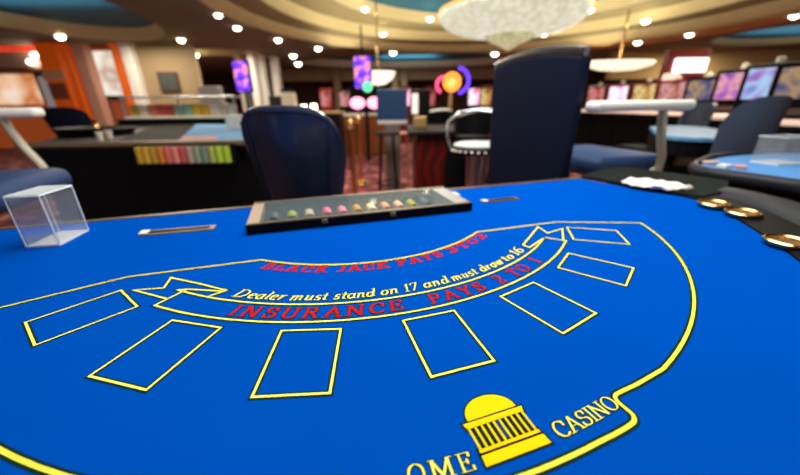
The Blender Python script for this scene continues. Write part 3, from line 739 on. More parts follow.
for i, (c, nm) in enumerate(cols):
    x = r0.x + step * (i + .5); rad = min(step * .46, .03); hh = rzt - rzb
    prof = []
    m = 12
    for k in range(m):
        z = hh * k / m; prof += [(rad * .96, z + .0005), (rad, z + .0015), (rad, z + hh / m - .0015), (rad * .96, z + hh / m - .0005)]
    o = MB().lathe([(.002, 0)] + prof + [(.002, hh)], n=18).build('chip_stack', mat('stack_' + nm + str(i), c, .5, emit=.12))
    o.location = (x, 2.842, rzb - .0035); tag(o, f'{nm} chip stack on the dark shelf of the left table', 'chip stack', f'{nm} stacks on the left table shelf')
# display rack standing at the far side of that table
dr = empty('display_rack', (pY(180, 108, 6.2).x, 6.2, 0)); tag(dr, 'long low rack of colourful packets standing behind the dark left table', 'rack')
dx0, dx1 = pY(128, 108, 6.2).x, pY(240, 108, 6.2).x
dzt = pY(180, 97, 6.2).z; dzb = pY(180, 116, 6.2).z
adopt(MB().rbox((dx0, 6.05, dzb - .04), (dx1, 6.35, dzb), .01).build('lower_shelf', white_paint), dr)
adopt(MB().rbox((dx0, 6.05, dzt - .02), (dx1, 6.35, dzt + .01), .008).build('upper_shelf', chrome), dr)
for s in (dx0 + .03, (dx0 + dx1) / 2, dx1 - .03): adopt(MB().tube([(s, 6.08, zt), (s, 6.08, dzt - .021)], .015, 8).build('upright', chrome), dr)
adopt(MB().rbox((dx0 - .1, 6.0, .0), (dx1 + .2, 6.4, dzb - .041), .01).build('stand', black_gloss), dr)
pc = ['#b09a4a', '#d8cfc0', '#c77a5a', '#c04a3a', '#b8453c', '#7fa79a', '#86b0a4', '#d0a92c', '#c8a030', '#cfc8bb', '#b8b0a6', '#c9c2b6']
pn = ['olive', 'white', 'salmon', 'red', 'red', 'teal', 'teal', 'gold', 'gold', 'white', 'grey', 'grey']
ns = len(pc); st = (dx1 - dx0 - .1) / ns
for i, (c, nm) in enumerate(zip(pc, pn)):
    o = MB().rbox((-st * .42, -.03, 0), (st * .42, .03, (dzt - dzb) * .62), .006).build('packet', mat('packet_%d' % i, c, .5)); o.location = (dx0 + .06 + st * (i + .5), 6.16, dzb + .0005)
    tag(o, f'{nm} packet on the low display rack of the left table', 'packet', f'{nm} packets on the display rack')
# small bright things on the left table
for (px, py, Y, nm, cat, lab, c, sz) in [(107, 130, 3.4, 'cup', 'cup', 'pale cup on the left table near its dark top edge', '#e8d9c8', .035), (98, 131, 3.2, 'cup', 'cup', 'small white cup just left of the pale cup on the left table', '#f2e6d6', .028)]:
    p = pY(px, py, Y); o = MB().lathe([(.002, 0), (sz * .75, 0), (sz, .08), (sz * .9, .08), (sz * .68, .01), (.002, .008)], n=20).build(nm, mat(nm + lab[:5], c, .3), smooth=True); o.location = (p.x, Y, zt - .0045); tag(o, lab, cat)
bx = pY(236, 110, 4.4); o = MB().rbox((-.12, -.08, 0), (.12, .08, .17), .01).build('paper_box', white_paint); o.location = (bx.x, 4.4, zt + .0045); tag(o, 'small white box on the far right corner of the left table', 'box')
# dark roulette bowl shape at far left
rb = empty('wheel_bowl', (pY(97, 130, 3.9).x, 3.9, zt - .0045)); tag(rb, 'dark round wheel bowl on the left end of the left table', 'roulette wheel')
adopt(MB().lathe([(.002, 0), (.32, 0), (.36, .07), (.34, .085), (.28, .05), (.1, .035), (.002, .035)], c=rb.location, n=40).build('bowl', dark_wood, smooth=True), rb)
adopt(MB().lathe([(.03, .036), (.03, .1), (.012, .13), (.03, .16), (.002, .165)], c=rb.location, n=20).build('spindle', brass, smooth=True), rb)

# ================================================================== MIDDLE: PODIUM, STOOLS, STANCHIONS
pd = empty('roulette_table', (pY(440, 150, 3.4).x, 3.7, 0)); tag(pd, 'red-brown wooden gaming table in the middle behind the chip tray', 'gaming table')
xa, xb = pY(416, 150, 3.3).x, pY(478, 150, 3.3).x
adopt(MB().rbox((xa, 3.3, .0), (xb, 4.2, .98), .03).build('cabinet', red_wood), pd)
adopt(MB().rbox((xa - .08, 3.22, .981), (xb + .08, 4.28, 1.03), .02).build('table_top', dark_wood), pd)
adopt(MB().rbox((pY(446, 150, 3.3).x, 3.285, .05), (xb - .02, 3.299, .93), .01).build('front_panel', black_matte), pd)
# brass lamp cluster / wheel fittings on its top
wf = empty('wheel_tower', (pY(404, 118, 3.6).x + .06, 3.6, 1.0305)); tag(wf, 'small dark and white tower sign standing on the middle table', 'sign')
wf.location.x = pY(420, 100, 3.6).x
MB().rbox((-.07, -.05, 0), (.07, .05, .12), .01).build('foot', brass, wf)
MB().rbox((-.1, -.04, .1205), (.1, .04, .36), .012).build('housing', black_matte, wf)
MB().box((-.085, -.046, .14), (-.02, -.0405, .33)).build('number_panel', mat('white_panel', '#e8dcd2', .5, emit=.5), wf)
for k, (px, lab, w) in enumerate([(437, 'black chair back with pale rim right of the tower sign', .2), (474, 'black tub chair with white rim above the studded stool', .165)]):
    p = pY(px, 118, 3.0 if k else 4.75)
    t = empty('tub_chair', (p.x, p.y, 0), R(200)); tag(t, lab, 'chair')
    n = 16
    prof = []
    for i in range(n + 1):
        a = R(-20 + 220 * i / n); prof.append((w * math.cos(a), w * math.sin(a)))
    top = pY(px, 110, p.y).z; low = top - .18
    vs = []
    for off, zz in ((0, low), (0, top), (-.04, top), (-.04, low)):
        for x, y in prof: s = (w + off) / w; vs.append((x * s, y * s, zz - (.05 if zz == top else 0) * (1 - max(0, y / w)) ))
    fs = [(q * (n + 1) + i, q * (n + 1) + i + 1, ((q + 1) % 4) * (n + 1) + i + 1, ((q + 1) % 4) * (n + 1) + i) for q in range(4) for i in range(n)]
    fs += [(0, n + 1, 2 * (n + 1), 3 * (n + 1)), (n, 2 * n + 1, 3 * n + 2, 4 * n + 3)]
    MB().mesh(vs, fs).build('backrest', black_gloss, t, True)
    MB().tube([(x * .93, y * .93, top + .004 - .05 * (1 - max(0, y / w))) for x, y in prof], .018, 8).build('rim', white_pad, t, True)
    MB().lathe([(.002, low - .1), (w * .85, low - .1), (w * .9, low - .03), (.002, low - .02)], n=24).build('seat', black_gloss, t, True)
    MB().lathe([(.22, 0), (.22, .015), (.03, .04), (.03, low - .101), (.002, low - .1005)], n=20).build('pedestal', chrome, t, True)
# beaded stool
p = pY(479, 145, 2.5); bs = empty('bar_stool', (p.x, p.y, 0)); tag(bs, 'round bar stool with white seat and studded rim behind the felt edge', 'stool')
zs = p.z
MB().lathe([(.002, zs - .05), (.19, zs - .05), (.2, zs - .03), (.19, zs - .01), (.002, zs - .009)], n=36).build('seat_ring', black_gloss, bs, True)
MB().lathe([(.002, zs - .0085), (.18, zs - .0085), (.185, zs + .005), (.15, zs + .018), (.002, zs + .022)], n=36).build('cushion', mat('pale_grey_cushion', '#c4ccc8', .5), bs, True)
for k in range(28):
    a = 2 * PI * k / 28; o = MB().lathe([(.002, -.009), (.008, -.006), (.011, 0), (.008, .006), (.002, .009)], (.202 * math.cos(a), .202 * math.sin(a), zs - .03), 8).build('stud', mat('white_stud', '#f4e8d8', .2), bs, True)
MB().lathe([(.25, 0), (.25, .015), (.06, .05), (.05, .3), (.07, .55), (.09, zs - .06), (.002, zs - .0505)], n=28).build('pedestal', chrome, bs, True)
MB().tube([(-.2, .0, zs - .04), (-.235, .02, zs + .06), (-.22, .08, zs + .16), (-.12, .17, zs + .22), (.0, .2, zs + .235), (.12, .17, zs + .22), (.22, .08, zs + .16)], .012, 8).build('back_hoop', chrome, bs, True)
# monitor on a post
p = pY(392, 105, 4.6); mo = empty('display_monitor', (p.x, 4.6, 0)); tag(mo, 'square blue display panel on a grey post in the middle distance', 'monitor')
w0 = (pY(407, 105, 4.6).x - pY(377, 105, 4.6).x) / 2; za, zb = pY(392, 89, 4.6).z, pY(392, 120, 4.6).z
MB().rbox((-w0, -.03, zb), (w0, .03, za), .01).build('panel', mat('panel_blue', '#12365c', .4, emit=.25), mo)
MB().rbox((-w0, -.025, zb - .05), (w0, .04, zb - .001), .01).build('tray', white_pad, mo)
MB().rbox((-.1, -.02, .03), (.1, .06, zb - .051), .01).build('post', mat('grey_post', '#7d7468', .5), mo)
MB().rbox((-.17, -.15, 0), (.17, .2, .03), .01).build('foot', black_matte, mo)
# wooden stools behind
for k, (px, Y) in enumerate([(387, 4.2), (402, 5.4)]):
    p = pY(px, 132, Y); t = empty('wooden_stool', (p.x, p.y, 0)); tag(t, ['slim dark wooden stool in front of the grey post', 'slim brown wooden stool right of the grey post'][k], 'stool')
    zz = p.z; mw = [dark_wood, mat('pinkish_wood', '#a0604a', .5)][k]
    MB().lathe([(.002, zz - .03), (.15, zz - .03), (.155, zz - .015), (.14, zz), (.002, zz)], n=24).build('seat', mw, t, True)
    for a in (45, 135, 225, 315):
        ca, sa = math.cos(R(a)), math.sin(R(a)); MB().tube([(ca * .1, sa * .1, zz - .031), (ca * .17, sa * .17, 0)], .014, 8).build('leg', mw, t)
    MB().tube([(.145 * math.cos(R(a)), .145 * math.sin(R(a)), zz * .35) for a in range(0, 361, 30)], .009, 6).build('foot_ring', mw, t)
# brass stanchions
for k, (px, Y, s) in enumerate([(350, 4.3, 1), (358, 5.6, 1), (317, 6.5, 1)]):
    p = pY(px, 120, Y); t = empty('brass_stanchion', (p.x, p.y, 0)); tag(t, ['brass rope post nearest the chip tray, with round foot', 'brass rope post just behind the nearest one', 'brass rope post left of the others, above the navy chair'][k], 'stanchion')
    MB().lathe([(.16, 0), (.16, .02), (.1, .05), (.04, .08), (.002, .081)], n=28).build('base', brass, t, True)
    MB().lathe([(.036, .0815), (.036, .92), (.048, .95), (.04, 1.02), (.002, 1.021)], n=20).build('pole', brass, t, True)
    MB().lathe([(.002, 1.022), (.03, 1.025), (.05, 1.06), (.04, 1.1), (.002, 1.12)], n=20).build('finial', brass, t, True)
# low beige barrier behind the stool
a, b = pz(500, 163, .25), pz(552, 181, .25)
lb = MB(); p0, p1 = Vector((pY(490, 164, 3.4).x, 3.4)), Vector((pY(560, 181, 2.5).x, 2.5)); zz0 = pY(490, 164, 3.4).z; zz1 = pY(560, 181, 2.5).z
za = (zz0 + zz1) / 2; d = (p1 - p0).normalized(); nn = Vector((-d.y, d.x)) * .05
lbo = empty('low_partition', ((p0.x + p1.x) / 2, (p0.y + p1.y) / 2, 0)); tag(lbo, 'low beige-capped partition running behind the high-backed chair', 'partition')
adopt(MB().prism([p0 + nn, p1 + nn, p1 - nn, p0 - nn], za - .04, za).build('cap_rail', wall_beige), lbo)
adopt(MB().prism([p0 + nn * .6, p1 + nn * .6, p1 - nn * .6, p0 - nn * .6], 0, za - .041).build('panel', red_wood), lbo)
# floor-standing bar front far behind (warm wood)
p = pY(360, 120, 9.5); cb = empty('bar_counter', (p.x, 9.5, 0)); tag(cb, 'warm wooden counter standing far behind the brass posts', 'counter')
MB().rbox((-.75, -.3, 0), (.75, .3, .98), .03).build('cabinet', mat('amber_wood', '#8a4a1c', .5), cb); MB().rbox((-.8, -.35, .981), (.8, .35, 1.03), .02).build('counter_top', white_pad, cb)
p = pY(303, 108, 8); cb = empty('bar_counter', (p.x, 8, 0)); tag(cb, 'dark counter far behind the navy rounded chair', 'counter')
MB().rbox((-.85, -.3, 0), (.85, .3, 1.08), .03).build('cabinet', dark_wood, cb); MB().rbox((-.9, -.35, 1.081), (.9, .35, 1.12), .02).build('counter_top', mat('yellow_top', '#b8963c', .4), cb)
ic = 0
for px, w, h, c, lab in [(277, .13, .33, '#1a1512', 'dark till on the far dark counter'), (290, .15, .4, '#cfc3b4', 'beige cabinet on the far dark counter'), (304, .05, .14, '#fff0d0', 'small lit lamp on the far dark counter, left one'), (314, .05, .16, '#fff0d0', 'small lit lamp on the far dark counter, right one')]:
    p = pY(px, 108, 8); em = 6 if 'lamp' in lab else 0
    o = MB().rbox((-w, -.08, 0), (w, .08, h), .012).build('counter_lamp' if em else 'counter_box', mat('far_%d' % ic, c, .4, emit=em)); o.location = (p.x, 8, 1.1205); tag(o, lab, 'lamp' if em else 'box'); ic += 1

# ================================================================== LEFT SHOP FRONT
def pillar(px0, px1, Y, name, m, label, cat='pillar', z1=ZC, dep=.3, z0=0.0):
    x0, x1 = pY(px0, 80, Y).x, pY(px1, 80, Y).x
    t = empty(name, ((x0 + x1) / 2, Y, 0)); tag(t, label, cat); w = (x1 - x0) / 2
    MB().rbox((-w, 0, z0 + .08), (w, dep, z1 - .08), .02).build('shaft', m, t)
    MB().rbox((-w - .03, -.03, z0), (w + .03, dep, z0 + .079), .01).build('plinth', m, t); MB().rbox((-w - .03, -.03, z1 - .079), (w + .03, dep, z1 - .001), .01).build('capital', m, t)
    return t
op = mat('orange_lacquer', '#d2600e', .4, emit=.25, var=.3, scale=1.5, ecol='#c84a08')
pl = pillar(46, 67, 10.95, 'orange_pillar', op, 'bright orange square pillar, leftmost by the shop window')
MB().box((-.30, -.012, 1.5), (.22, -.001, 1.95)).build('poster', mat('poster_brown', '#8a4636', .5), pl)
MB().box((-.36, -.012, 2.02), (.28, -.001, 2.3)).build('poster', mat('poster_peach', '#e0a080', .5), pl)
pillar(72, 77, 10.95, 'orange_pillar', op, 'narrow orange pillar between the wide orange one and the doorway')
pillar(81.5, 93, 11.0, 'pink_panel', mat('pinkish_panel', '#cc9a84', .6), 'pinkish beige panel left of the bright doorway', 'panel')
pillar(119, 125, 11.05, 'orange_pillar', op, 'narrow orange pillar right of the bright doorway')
pillar(128, 138, 11.05, 'white_column', white_paint, 'white column just left of the framed picture', 'column')
x0, x1 = pY(94, 80, 11.2).x, pY(119, 80, 11.2).x
dd = empty('lit_doorway', ((x0 + x1) / 2, 11.3, 0)); tag(dd, 'brightly lit doorway between orange pillars', 'doorway'); w = (x1 - x0) / 2
MB().rbox((-w, 0, 2.86), (w, .2, 2.99), .02).build('header', orange, dd)
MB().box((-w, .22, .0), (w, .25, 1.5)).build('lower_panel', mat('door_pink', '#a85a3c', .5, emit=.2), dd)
MB().rbox((-w * .98, .1, 1.6), (w * .98, .16, 2.84), .05).build('lit_panel', screen_mat('door_view', ['#fff8f0', '#f4e8d8', '#c8a890', '#f0e4d8'], 1.6, .95), dd)
MB().rbox((-w * .6, .1, 1.48), (w * .95, .17, 1.56), .01).build('dark_shelf', black_matte, dd)
# shop window at far left
wx0, wx1 = pY(-60, 80, 11.3).x, pY(46, 80, 11.3).x
sh = empty('shop_front', ((wx0 + wx1) / 2, 11.4, 0)); tag(sh, 'lit shop front with arched window at far left', 'shop front'); w = (wx1 - wx0) / 2
zz = pY(20, 72, 11.3).z
MB().rbox((-w, 0, zz + .12), (w, .2, 2.99), .02).build('fascia', mat('pinkish_fascia', '#b89684', .7), sh)
MB().rbox((-w, -.08, zz), (w, .22, zz + .119), .03).build('lintel', mat('brown_lintel', '#7a4a32', .6), sh)
MB().rbox((-w, -.05, 2.84), (w, -.002, 2.99), .01).build('neon_strip', mat('red_neon', '#e0402c', .5, emit=.8), sh)
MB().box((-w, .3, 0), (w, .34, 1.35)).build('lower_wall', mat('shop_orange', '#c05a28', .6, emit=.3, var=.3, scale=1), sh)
MB().rbox((-w, .26, 1.36), (w * .55, .34, zz - .02), .06).build('window_glow', screen_mat('shop_view', ['#fff4e8', '#f8c8a0', '#d07840', '#f0b088', '#fff0e0'], .9, .9), sh)
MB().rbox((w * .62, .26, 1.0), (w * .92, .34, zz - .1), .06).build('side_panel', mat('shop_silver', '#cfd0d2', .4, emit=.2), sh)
# framed picture on the beige wall
a, b = pY(156, 72, 11.25), pY(181, 92, 11.25)
pf = empty('framed_picture', ((a.x + b.x) / 2, 11.28, b.z)); tag(pf, 'dark framed picture hanging on the beige wall', 'picture')
w = (b.x - a.x) / 2; h = a.z - b.z
MB().rbox((-w, -.04, 0), (w, .018, h), .01).build('frame', mat('brown_frame', '#4a3424', .5), pf); MB().box((-w + .07, -.046, .07), (w - .07, -.041, h - .07)).build('canvas', mat('canvas_dark', '#3c4444', .6, var=.6, scale=2), pf)
# grey console under it, pale booths
p = pY(205, 88, 9.5); o = empty('grey_cabinet', (p.x, 9.5, 0)); tag(o, 'pale grey leaning cabinet behind the display rack', 'cabinet')
MB().rbox((-.35, 0, 0), (.35, .4, 1.35), .04).build('body', mat('light_grey', '#a8a49c', .6), o); MB().rbox((-.25, .05, 1.351), (.3, .35, 1.75), .04).build('hood', mat('light_grey2', '#b4b0aa', .6), o)
# white column group
for k, (px0, px1, Y) in enumerate([(238, 244, 14), (250, 256, 13.2), (259, 265, 13.8), (272, 279, 14.4)]):
    pillar(px0, px1, Y, 'white_column', white_paint, ['white column behind the left purple sign, leftmost of four', 'tall white column, second of the four in a row', 'tall white column, third of the four in a row', 'white column, rightmost of the four in a row'][k], 'column', dep=.35)

# ================================================================== SIGNS AND LAMPS
sa = screen_mat('neon_violet', ['#1a20d0', '#4a28e0', '#8a3af0', '#ff9a60', '#5a40f0'], 5, 1.6)
for k, (xa_, xb_, ya, yb2, Y) in enumerate([(231, 250, 61, 91, 9), (353, 371, 56, 88, 9)]):
    a, b = pY(xa_, ya, Y), pY(xb_, yb2, Y)
    s = empty('neon_sign', ((a.x + b.x) / 2, Y, b.z)); tag(s, ['glowing violet sign in front of the white columns', 'glowing violet sign hanging left of the blue display panel'][k], 'sign')
    w, h = (b.x - a.x) / 2, a.z - b.z
    MB().rbox((-w, 0, 0), (w, .12, h), .05).build('lit_face', sa, s)
    MB().rbox((-w - .02, .121, -.02), (w + .02, .2, h + .02), .02).build('back_case', black_matte, s)
    if k == 0: MB().tube([(0, .16, -.021), (0, .16, -b.z)], .05, 10).build('post', mat('grey_post2', '#5c6660', .5), s)
    else:
        MB().tube([(0, .16, h + .021), (0, .16, ZC - b.z - .001)], .02, 8).build('hanger', black_matte, s)
# pink neon flower sign
p = pY(366, 103, 8); s = empty('neon_sign', (p.x, 8, 1.031)); tag(s, 'pink neon bow-shaped sign below the hanging violet sign', 'sign')
pk = mat('pink_neon', '#ff9ac0', .5, emit=2.2)
for sx in (-1, 1):
    MB().lathe([(.002, -.05), (.13, -.04), (.17, 0), (.13, .04), (.002, .05)], (0, 0, 0), 20, Matrix.Translation((sx * .19, 0, p.z - 1.031)) @ Matrix.Rotation(PI / 2, 4, 'X') @ Matrix.Diagonal((1, .75, 1, 1))).build('petal', pk, s, True)
MB().tube([(0, .06, -1.0305), (0, .06, p.z - 1.0)], .04, 8).build('post', black_matte, s)
MB().lathe([(.002, -.04), (.09, -.03), (.11, 0), (.09, .03), (.002, .04)], (0, 0, 0), 16, Matrix.Translation((.05, 0, p.z - 1.031 + .33)) @ Matrix.Rotation(PI / 2, 4, 'X')).build('green_light', mat('green_neon', '#5ae09a', .5, emit=1.5), s, True)
# round orange and violet sign
p = pY(452, 82, 7); s = empty('neon_sign', (p.x, 7, 0)); tag(s, 'round orange and purple neon sign left of the high-backed chair', 'sign')
def ringx(r, t, cx, cz, name, m, a0=0, a1=360):
    MB().tube([(cx + r * math.cos(R(a)), 0, cz + r * math.sin(R(a))) for a in range(a0, a1 + 1, 15)], t, 8).build(name, m, s, True)
ringx(.14, .035, .0, p.z, 'orange_ring', mat('orange_neon', '#ff8a30', .5, emit=1.8))
ringx(.22, .03, .1, p.z + .02, 'violet_arc', mat('violet_neon', '#5a30ff', .5, emit=2), -80, 85)
ringx(.14, .03, -.15, p.z - .05, 'pink_arc', mat('pink_neon2', '#ff4a80', .5, emit=1.5), 95, 250)
MB().lathe([(.002, -.02), (.09, -.02), (.09, .02), (.002, .02)], (0, .03, 0), 20, Matrix.Translation((0, 0, p.z)) @ Matrix.Rotation(PI / 2, 4, 'X')).build('yellow_disc', mat('yellow_disc', '#ffb060', .5, emit=1.3), s)
MB().tube([(0, .08, 0), (0, .08, p.z)], .04, 8).build('post', brass, s)
# hanging bowl lamp
p = pY(378, 74, 10); s = empty('bowl_lamp', (p.x, 10, p.z)); tag(s, 'white glowing bowl lamp right of the hanging violet sign', 'lamp')
MB().lathe([(.01, -.28), (.2, -.25), (.4, -.12), (.48, .05), (.46, .05), (.01, .03)], n=28).build('bowl', mat('bowl_glow', '#fff0dc', .5, emit=1.3), s, True)
MB().tube([(0, 0, .031), (0, 0, 3.749 - p.z)], .02, 8).build('rod', brass, s)
# chandelier
chd = empty('chandelier', (2.34, 8.0, 2.95)); tag(chd, 'huge round crystal bowl chandelier glowing under the stepped dome', 'chandelier')
crys = bpy.data.materials.new('crystal_glow'); crys.use_nodes = True; nt_ = crys.node_tree; b_ = nt_.nodes['Principled BSDF']
vo = nt_.nodes.new('ShaderNodeTexVoronoi'); vo.inputs['Scale'].default_value = 9; tc_ = nt_.nodes.new('ShaderNodeTexCoord'); cr_ = nt_.nodes.new('ShaderNodeValToRGB')
nt_.links.new(tc_.outputs['Object'], vo.inputs['Vector']); nt_.links.new(vo.outputs['Distance'], cr_.inputs['Fac']); nt_.links.new(cr_.outputs['Color'], b_.inputs['Emission Color'])
cr_.color_ramp.elements[0].color = lin('#fffbe8'); cr_.color_ramp.elements[1].color = lin('#c8c8a8'); b_.inputs['Emission Strength'].default_value = .85; b_.inputs['Base Color'].default_value = (.25, .28, .22, 1); b_.inputs['Roughness'].default_value = .2
crys2 = crys.copy(); crys2.name = 'crystal_drop_glow'; crys2.node_tree.nodes['Color Ramp'].color_ramp.elements[0].color = lin('#e0d8a8'); crys2.node_tree.nodes['Color Ramp'].color_ramp.elements[1].color = lin('#a09868')
rad = 1.46
prof = [(.02, -.42)] + [(rad * math.sin(R(a)), -.42 * math.cos(R(a)) ** .8) for a in (10, 20, 30, 40, 50, 60, 70, 80)] + [(rad, .0), (rad, .1), (rad - .06, .1), (.02, .12)]
MB().lathe(prof, n=56).build('crystal_bowl', crys, chd, True)
MB().lathe([(.03, -.66), (.1, -.62), (.22, -.56), (.42, -.48), (.52, -.4), (.45, -.36), (.03, -.35)], n=32).build('crystal_drop', crys2, chd, True)
MB().tube([(rad * math.cos(R(a)), rad * math.sin(R(a)), .06) for a in range(0, 361, 8)], .045, 8).build('brass_ring', brass, chd, True)
MB().tube([(0, 0, .121), (0, 0, .799)], .05, 10).build('stem', brass, chd)
# downlights
def downlight(px, py, z, lab):
    p = pz(px, py, z); 
    if abs(p.x) > 17 or p.y > 22: return
    t = empty('downlight', (p.x, p.y, z - .001)); tag(t, lab, 'ceiling light')
    s = max(.07, p.length * .0076)
    MB().lathe([(s, -.012), (s * 1.2, -.012), (s * 1.2, 0), (s, 0), (s, -.012)], n=24).build('trim_ring', white_paint, t)
    MB().lathe([(.005, -.95 * s), (s * .6, -.78 * s), (s * .92, -.4 * s), (s * .98, -.002), (.005, -.002)], n=20).build('lens', lamp_white, t, True)
dl = [(218, 14, 3, 'topmost of the left row on the brown ceiling'), (237, 27, 3, 'second of the left row, just under the dome edge'), (278, 39, 3, 'third of the left row, just under the dome edge'),
 (293, 55, 3, 'under the third of the left row, above the white columns'), (298, 63, 3, 'lowest small one above the white columns'), (318, 47.5, 3, 'left of the pink glow at the dome edge'),
 (365, 8, 3.49, 'high in the dome steps above the violet sign'), (383, 33, 3.23, 'on the lower dome step above the blue panel'), (393, 52, 3, 'at the dome edge above the blue panel'),
 (430, 18, 3.49, 'left of the chandelier on the dome step'), (495, 53, 3, 'just above the left corner of the high-backed chair'), (544, 33, 3.23, 'right below the chandelier on the dome step'),
 (590, 9, 3.49, 'right beside the chandelier at the top'), (646, 20, 3.23, 'on the right dome step, high'), (638, 41, 3, 'right of the high-backed chair, middle of three'), (625, 52, 3, 'right of the high-backed chair, lowest of three'),
 (680, 66, 1.9, ''), (690, 33, 3, 'beside the teal stripe on the right'), (795, 14, 3, 'at the far right edge, high'), (60, 35.5, 3, 'above the wide orange pillar'), (181, 39, 3, 'beside the tip of the left teal recess'), (195, 54, 3, 'right of the framed picture on the ceiling'), (680, 52, 3, 'above the lit pink sign on the right')]
for a in dl:
    if a[3]: downlight(a[0], a[1], a[2], 'round bright ceiling downlight ' + a[3])
# small wall lamps on the shopfront left
for px, py, lab in [(35, 55, 'upper one left of the wide orange pillar'), (31, 62, 'lower one left of the wide orange pillar')]:
    p = pY(px, py, 11.28); t = MB().lathe([(.002, -.07), (.07, -.05), (.1, 0), (.07, .05), (.002, .07)], n=16).build('wall_lamp', lamp_white, smooth=True); t.location = (p.x, 11.28, p.z); tag(t, 'small round lit lamp on the shop fascia, ' + lab, 'lamp')
# long oval lamp and lit sign over the slots
a, b = pY(588, 68, 10.3), pY(648, 62, 10.3)
s = empty('oval_lamp', ((a.x + b.x) / 2, 10.3, (a.z + b.z) / 2), 0); tag(s, 'long glowing white oval lamp behind the high-backed chair, right', 'lamp'); w = (b.x - a.x) / 2
MB().lathe([(.01, -.16), (.5, -.13), (.9, -.02), (1, .06), (.96, .1), (.01, .1)], (0, 0, 0), 40, Matrix.Diagonal((w * 1.25, w * .5, 1.0, 1))).build('diffuser', mat('oval_glow', '#fff4d8', .5, emit=1.1), s, True)
MB().tube([(0, 0, .131), (0, 0, 3.5 - s.location.z)], .03, 8).build('rod', brass, s)
a, b = pY(676, 58, 9), pY(706, 72, 9)
s = empty('lit_sign', ((a.x + b.x) / 2, 9, 0)); tag(s, 'white and pink lit sign on a red frame above the slot machines', 'sign'); w = (b.x - a.x) / 2
MB().rbox((-w * .9, 0, b.z), (w, .1, a.z), .03).build('lit_face', mat('sign_white', '#fff0f0', .5, emit=2.0), s)
MB().rbox((-w * 1.25, .101, b.z - .35), (w * 1.15, .3, a.z + .2), .03).build('frame', mat('sign_red', '#7a1c14', .5, emit=.1), s)
MB().rbox((-w * 1.4, -.05, b.z - .32), (-w * .5, .1, b.z - .02), .05).build('pink_panel', mat('sign_pink', '#f8c8b8', .5, emit=1.2), s)
MB().rbox((-w, .12, 0), (w, .28, b.z - .351), .02).build('stand', black_matte, s)

# ================================================================== SLOT MACHINES
scr = [screen_mat('screen_lavender', ['#241c50', '#8a8ad8', '#a8d0f0', '#9a70c8', '#302058'], 3, 1.0), screen_mat('screen_violet', ['#2a1040', '#9a3ac0', '#e8a0a8', '#a050c0', '#301048'], 3.5, 1.0), screen_mat('screen_blue', ['#101028', '#3a4480', '#b09060', '#2a2a70'], 4, .9),
       screen_mat('screen_orange', ['#3a0a10', '#b05a50', '#e0a0a0', '#702050'], 4, .9), screen_mat('screen_yellow', ['#5a1a0a', '#c08030', '#f0d890', '#802010'], 4, .9),
       screen_mat('screen_pink', ['#c02060', '#ffb0d8', '#fff0f8', '#e060a0'], 4, 1.4), screen_mat('screen_red', ['#3a0a0a', '#b03a3a', '#e09090', '#501020'], 4, .9)]
deck = mat('lit_button_deck', '#f0c8b4', .4, emit=.7)
red_case = mat('red_cabinet', '#6a1410', .4, emit=.05)
def slot_machine(X, Y, k, lab, wd=.72, big=False):
    t = empty('slot_machine', (X, Y, 0), R(112)); tag(t, lab, 'slot machine')      # front (-y local) faces the aisle
    t.rotation_euler = (0, 0, R(-75))
    case = black_gloss if k < 3 else red_case
    h = wd / 2; ht = 1.72 if big else 1.66
    MB().rbox((-h, -.25, 0), (h, .15, 1.0), .02).build('cabinet', black_matte, t)
    MB().prism([(-h, -.42), (h, -.42), (h, -.251), (-h, -.251)], .9, 1.0).build('console', black_gloss, t)
    MB().rbox((-h + .04, -.41, 1.001), (h - .04, -.2, 1.06), .02).build('button_deck', deck, t)
    MB().rbox((-h, .0, 1.061), (h, .15, ht), .03).build('screen_housing', case, t)
    mz = 1.30
    MB().rbox((-h + .13, -.018, 1.09), (h - .13, -.001, 1.17), .008).build('display_strip', mat('dim_strip', '#503830', .4, emit=.2), t)
    MB().rbox((-h + .08, -.02, mz - .03), (h - .08, -.001, ht - .06), .02).build('screen', scr[k], t)
    MB().lathe([(.05, ht + .001), (.05, ht + .07), (.002, ht + .08)], (0, .08, 0), 12).build('top_light', mat('top_light', '#d8d0c0', .4), t)
labs = ['slot machine with lavender blue screen, nearest of the angled row', 'slot machine with violet pink screen, second from the right', 'slot machine with blue and gold screen behind the grey-blue chairs', 'red slot machine with orange screen under the lit sign', 'red slot machine with yellow screen left of the lit sign', 'red slot machine with pink screen above the pale armrest', 'red slot machine with red screen beside the high-backed chair']
for k, (px, Y) in enumerate([(768, 4.95), (736, 5.8), (704, 6.6), (674, 7.4), (646, 8.2), (620, 9.0), (598, 9.8)]):
    p = pY(px, 85, Y); slot_machine(p.x, p.y, k, labs[k], wd=.68, big=k < 2)
p = pY(809, 85, 4.0); slot_machine(p.x, p.y, 2, 'slot machine cut off by the right edge of the view', wd=.7)
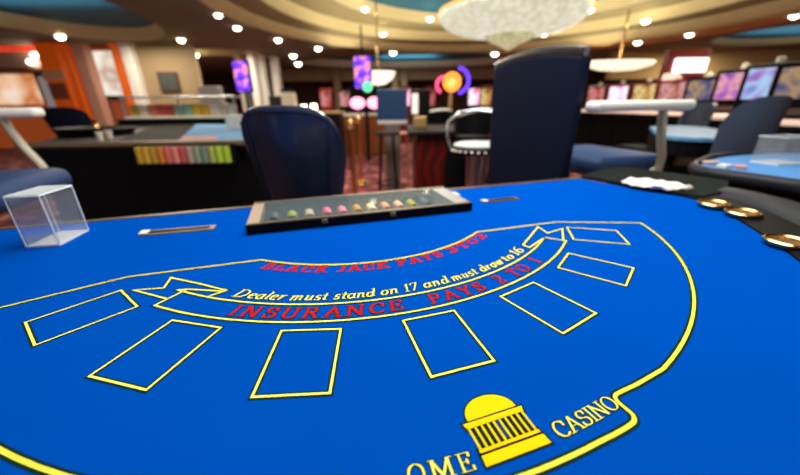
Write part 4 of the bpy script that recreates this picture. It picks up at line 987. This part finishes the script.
# far slot banks in the middle distance, seen between the signs
for k, (px, Y) in enumerate([(405, 12), (418, 12.3), (430, 12.6), (474, 12), (486, 12.2), (286, 13), (325, 13), (344, 13.5)]):
    p = pY(px, 92, Y); t = empty('slot_machine', (p.x, Y, 0)); tag(t, 'small distant slot machine ' + ['just right of the blue display panel', 'second right of the blue display panel', 'left of the round neon sign', 'right of the round neon sign', 'beside the left edge of the high-backed chair', 'between the white columns and the beige posts', 'left of the left beige post', 'behind the hanging violet sign'][k], 'slot machine')
    MB().rbox((-.21, 0, 0), (.21, .4, 1.8), .03).build('cabinet', [red_case, black_matte][k % 2], t)
    MB().rbox((-.17, -.02, 1.2), (.17, -.001, 1.7), .01).build('screen', scr[[5, 3, 6, 5, 4, 2, 6, 3][k]], t)
cam = bpy.data.cameras.new("camera"); co = bpy.data.objects.new("camera", cam); COL.objects.link(co)
M = Matrix((CX, CU, -_f)).transposed().to_4x4(); M.translation = (0, 0, CZ); co.matrix_world = M
cam.sensor_width = 36; cam.lens = FPX / 800 * 36; cam.clip_start = .02; cam.clip_end = 200
cam.dof.use_dof = True; cam.dof.focus_distance = .47; cam.dof.aperture_fstop = 2.2
sc.camera = co
sc.view_settings.view_transform = "Standard"; sc.view_settings.look = "None"; sc.view_settings.gamma = 1; sc.view_settings.exposure = 0
w = bpy.data.worlds.new("world"); sc.world = w; w.use_nodes = True; bg = w.node_tree.nodes["Background"]; bg.inputs[0].default_value = (1, .93, .85, 1); bg.inputs[1].default_value = .65
def area(name, loc, rot, size, power, col, sy=None):
    l = bpy.data.lights.new(name, "AREA"); l.energy = power; l.color = col; l.size = size
    if sy: l.shape = "RECTANGLE"; l.size_y = sy
    o = bpy.data.objects.new(name, l); COL.objects.link(o); o.location = loc; o.rotation_euler = rot
    return o
area("table_fill_light", (.3, 1.5, 2.9), (0, 0, 0), 2.0, 112, (1, .98, .95))  # added fill above the table to brighten felt and print; no real fitting
area("dome_cove_light", (2.35, 7.95, 2.9), (PI, 0, 0), 9, 420, (1, .88, .68))
for n_, x_, y_, e_ in (("left_recess_cove", -7.2, 7.2, 30), ("far_recess_cove", .5, 16.9, 70), ("right_recess_cove", 12.1, 11.0, 30)):
    area(n_, (x_, y_, 2.95), (PI, 0, 0), 2.6, e_, (.7, .95, 1))
for k_, (x_, y_) in enumerate([(-4, 6), (-7, 10), (0, 5), (5, 6), (9, 9), (-2, 12), (5, 12), (0, 17), (-8, 15), (10, 16), (-4.8, 12), (11, 12.8)]):
    area("room_fill_light", (x_, y_, 2.93), (0, 0, 0), 1.2, 90, (1, .86, .68))  # added overhead fills that brighten the background, separate from the built downlights


sc.cycles.transparent_max_bounces = 24
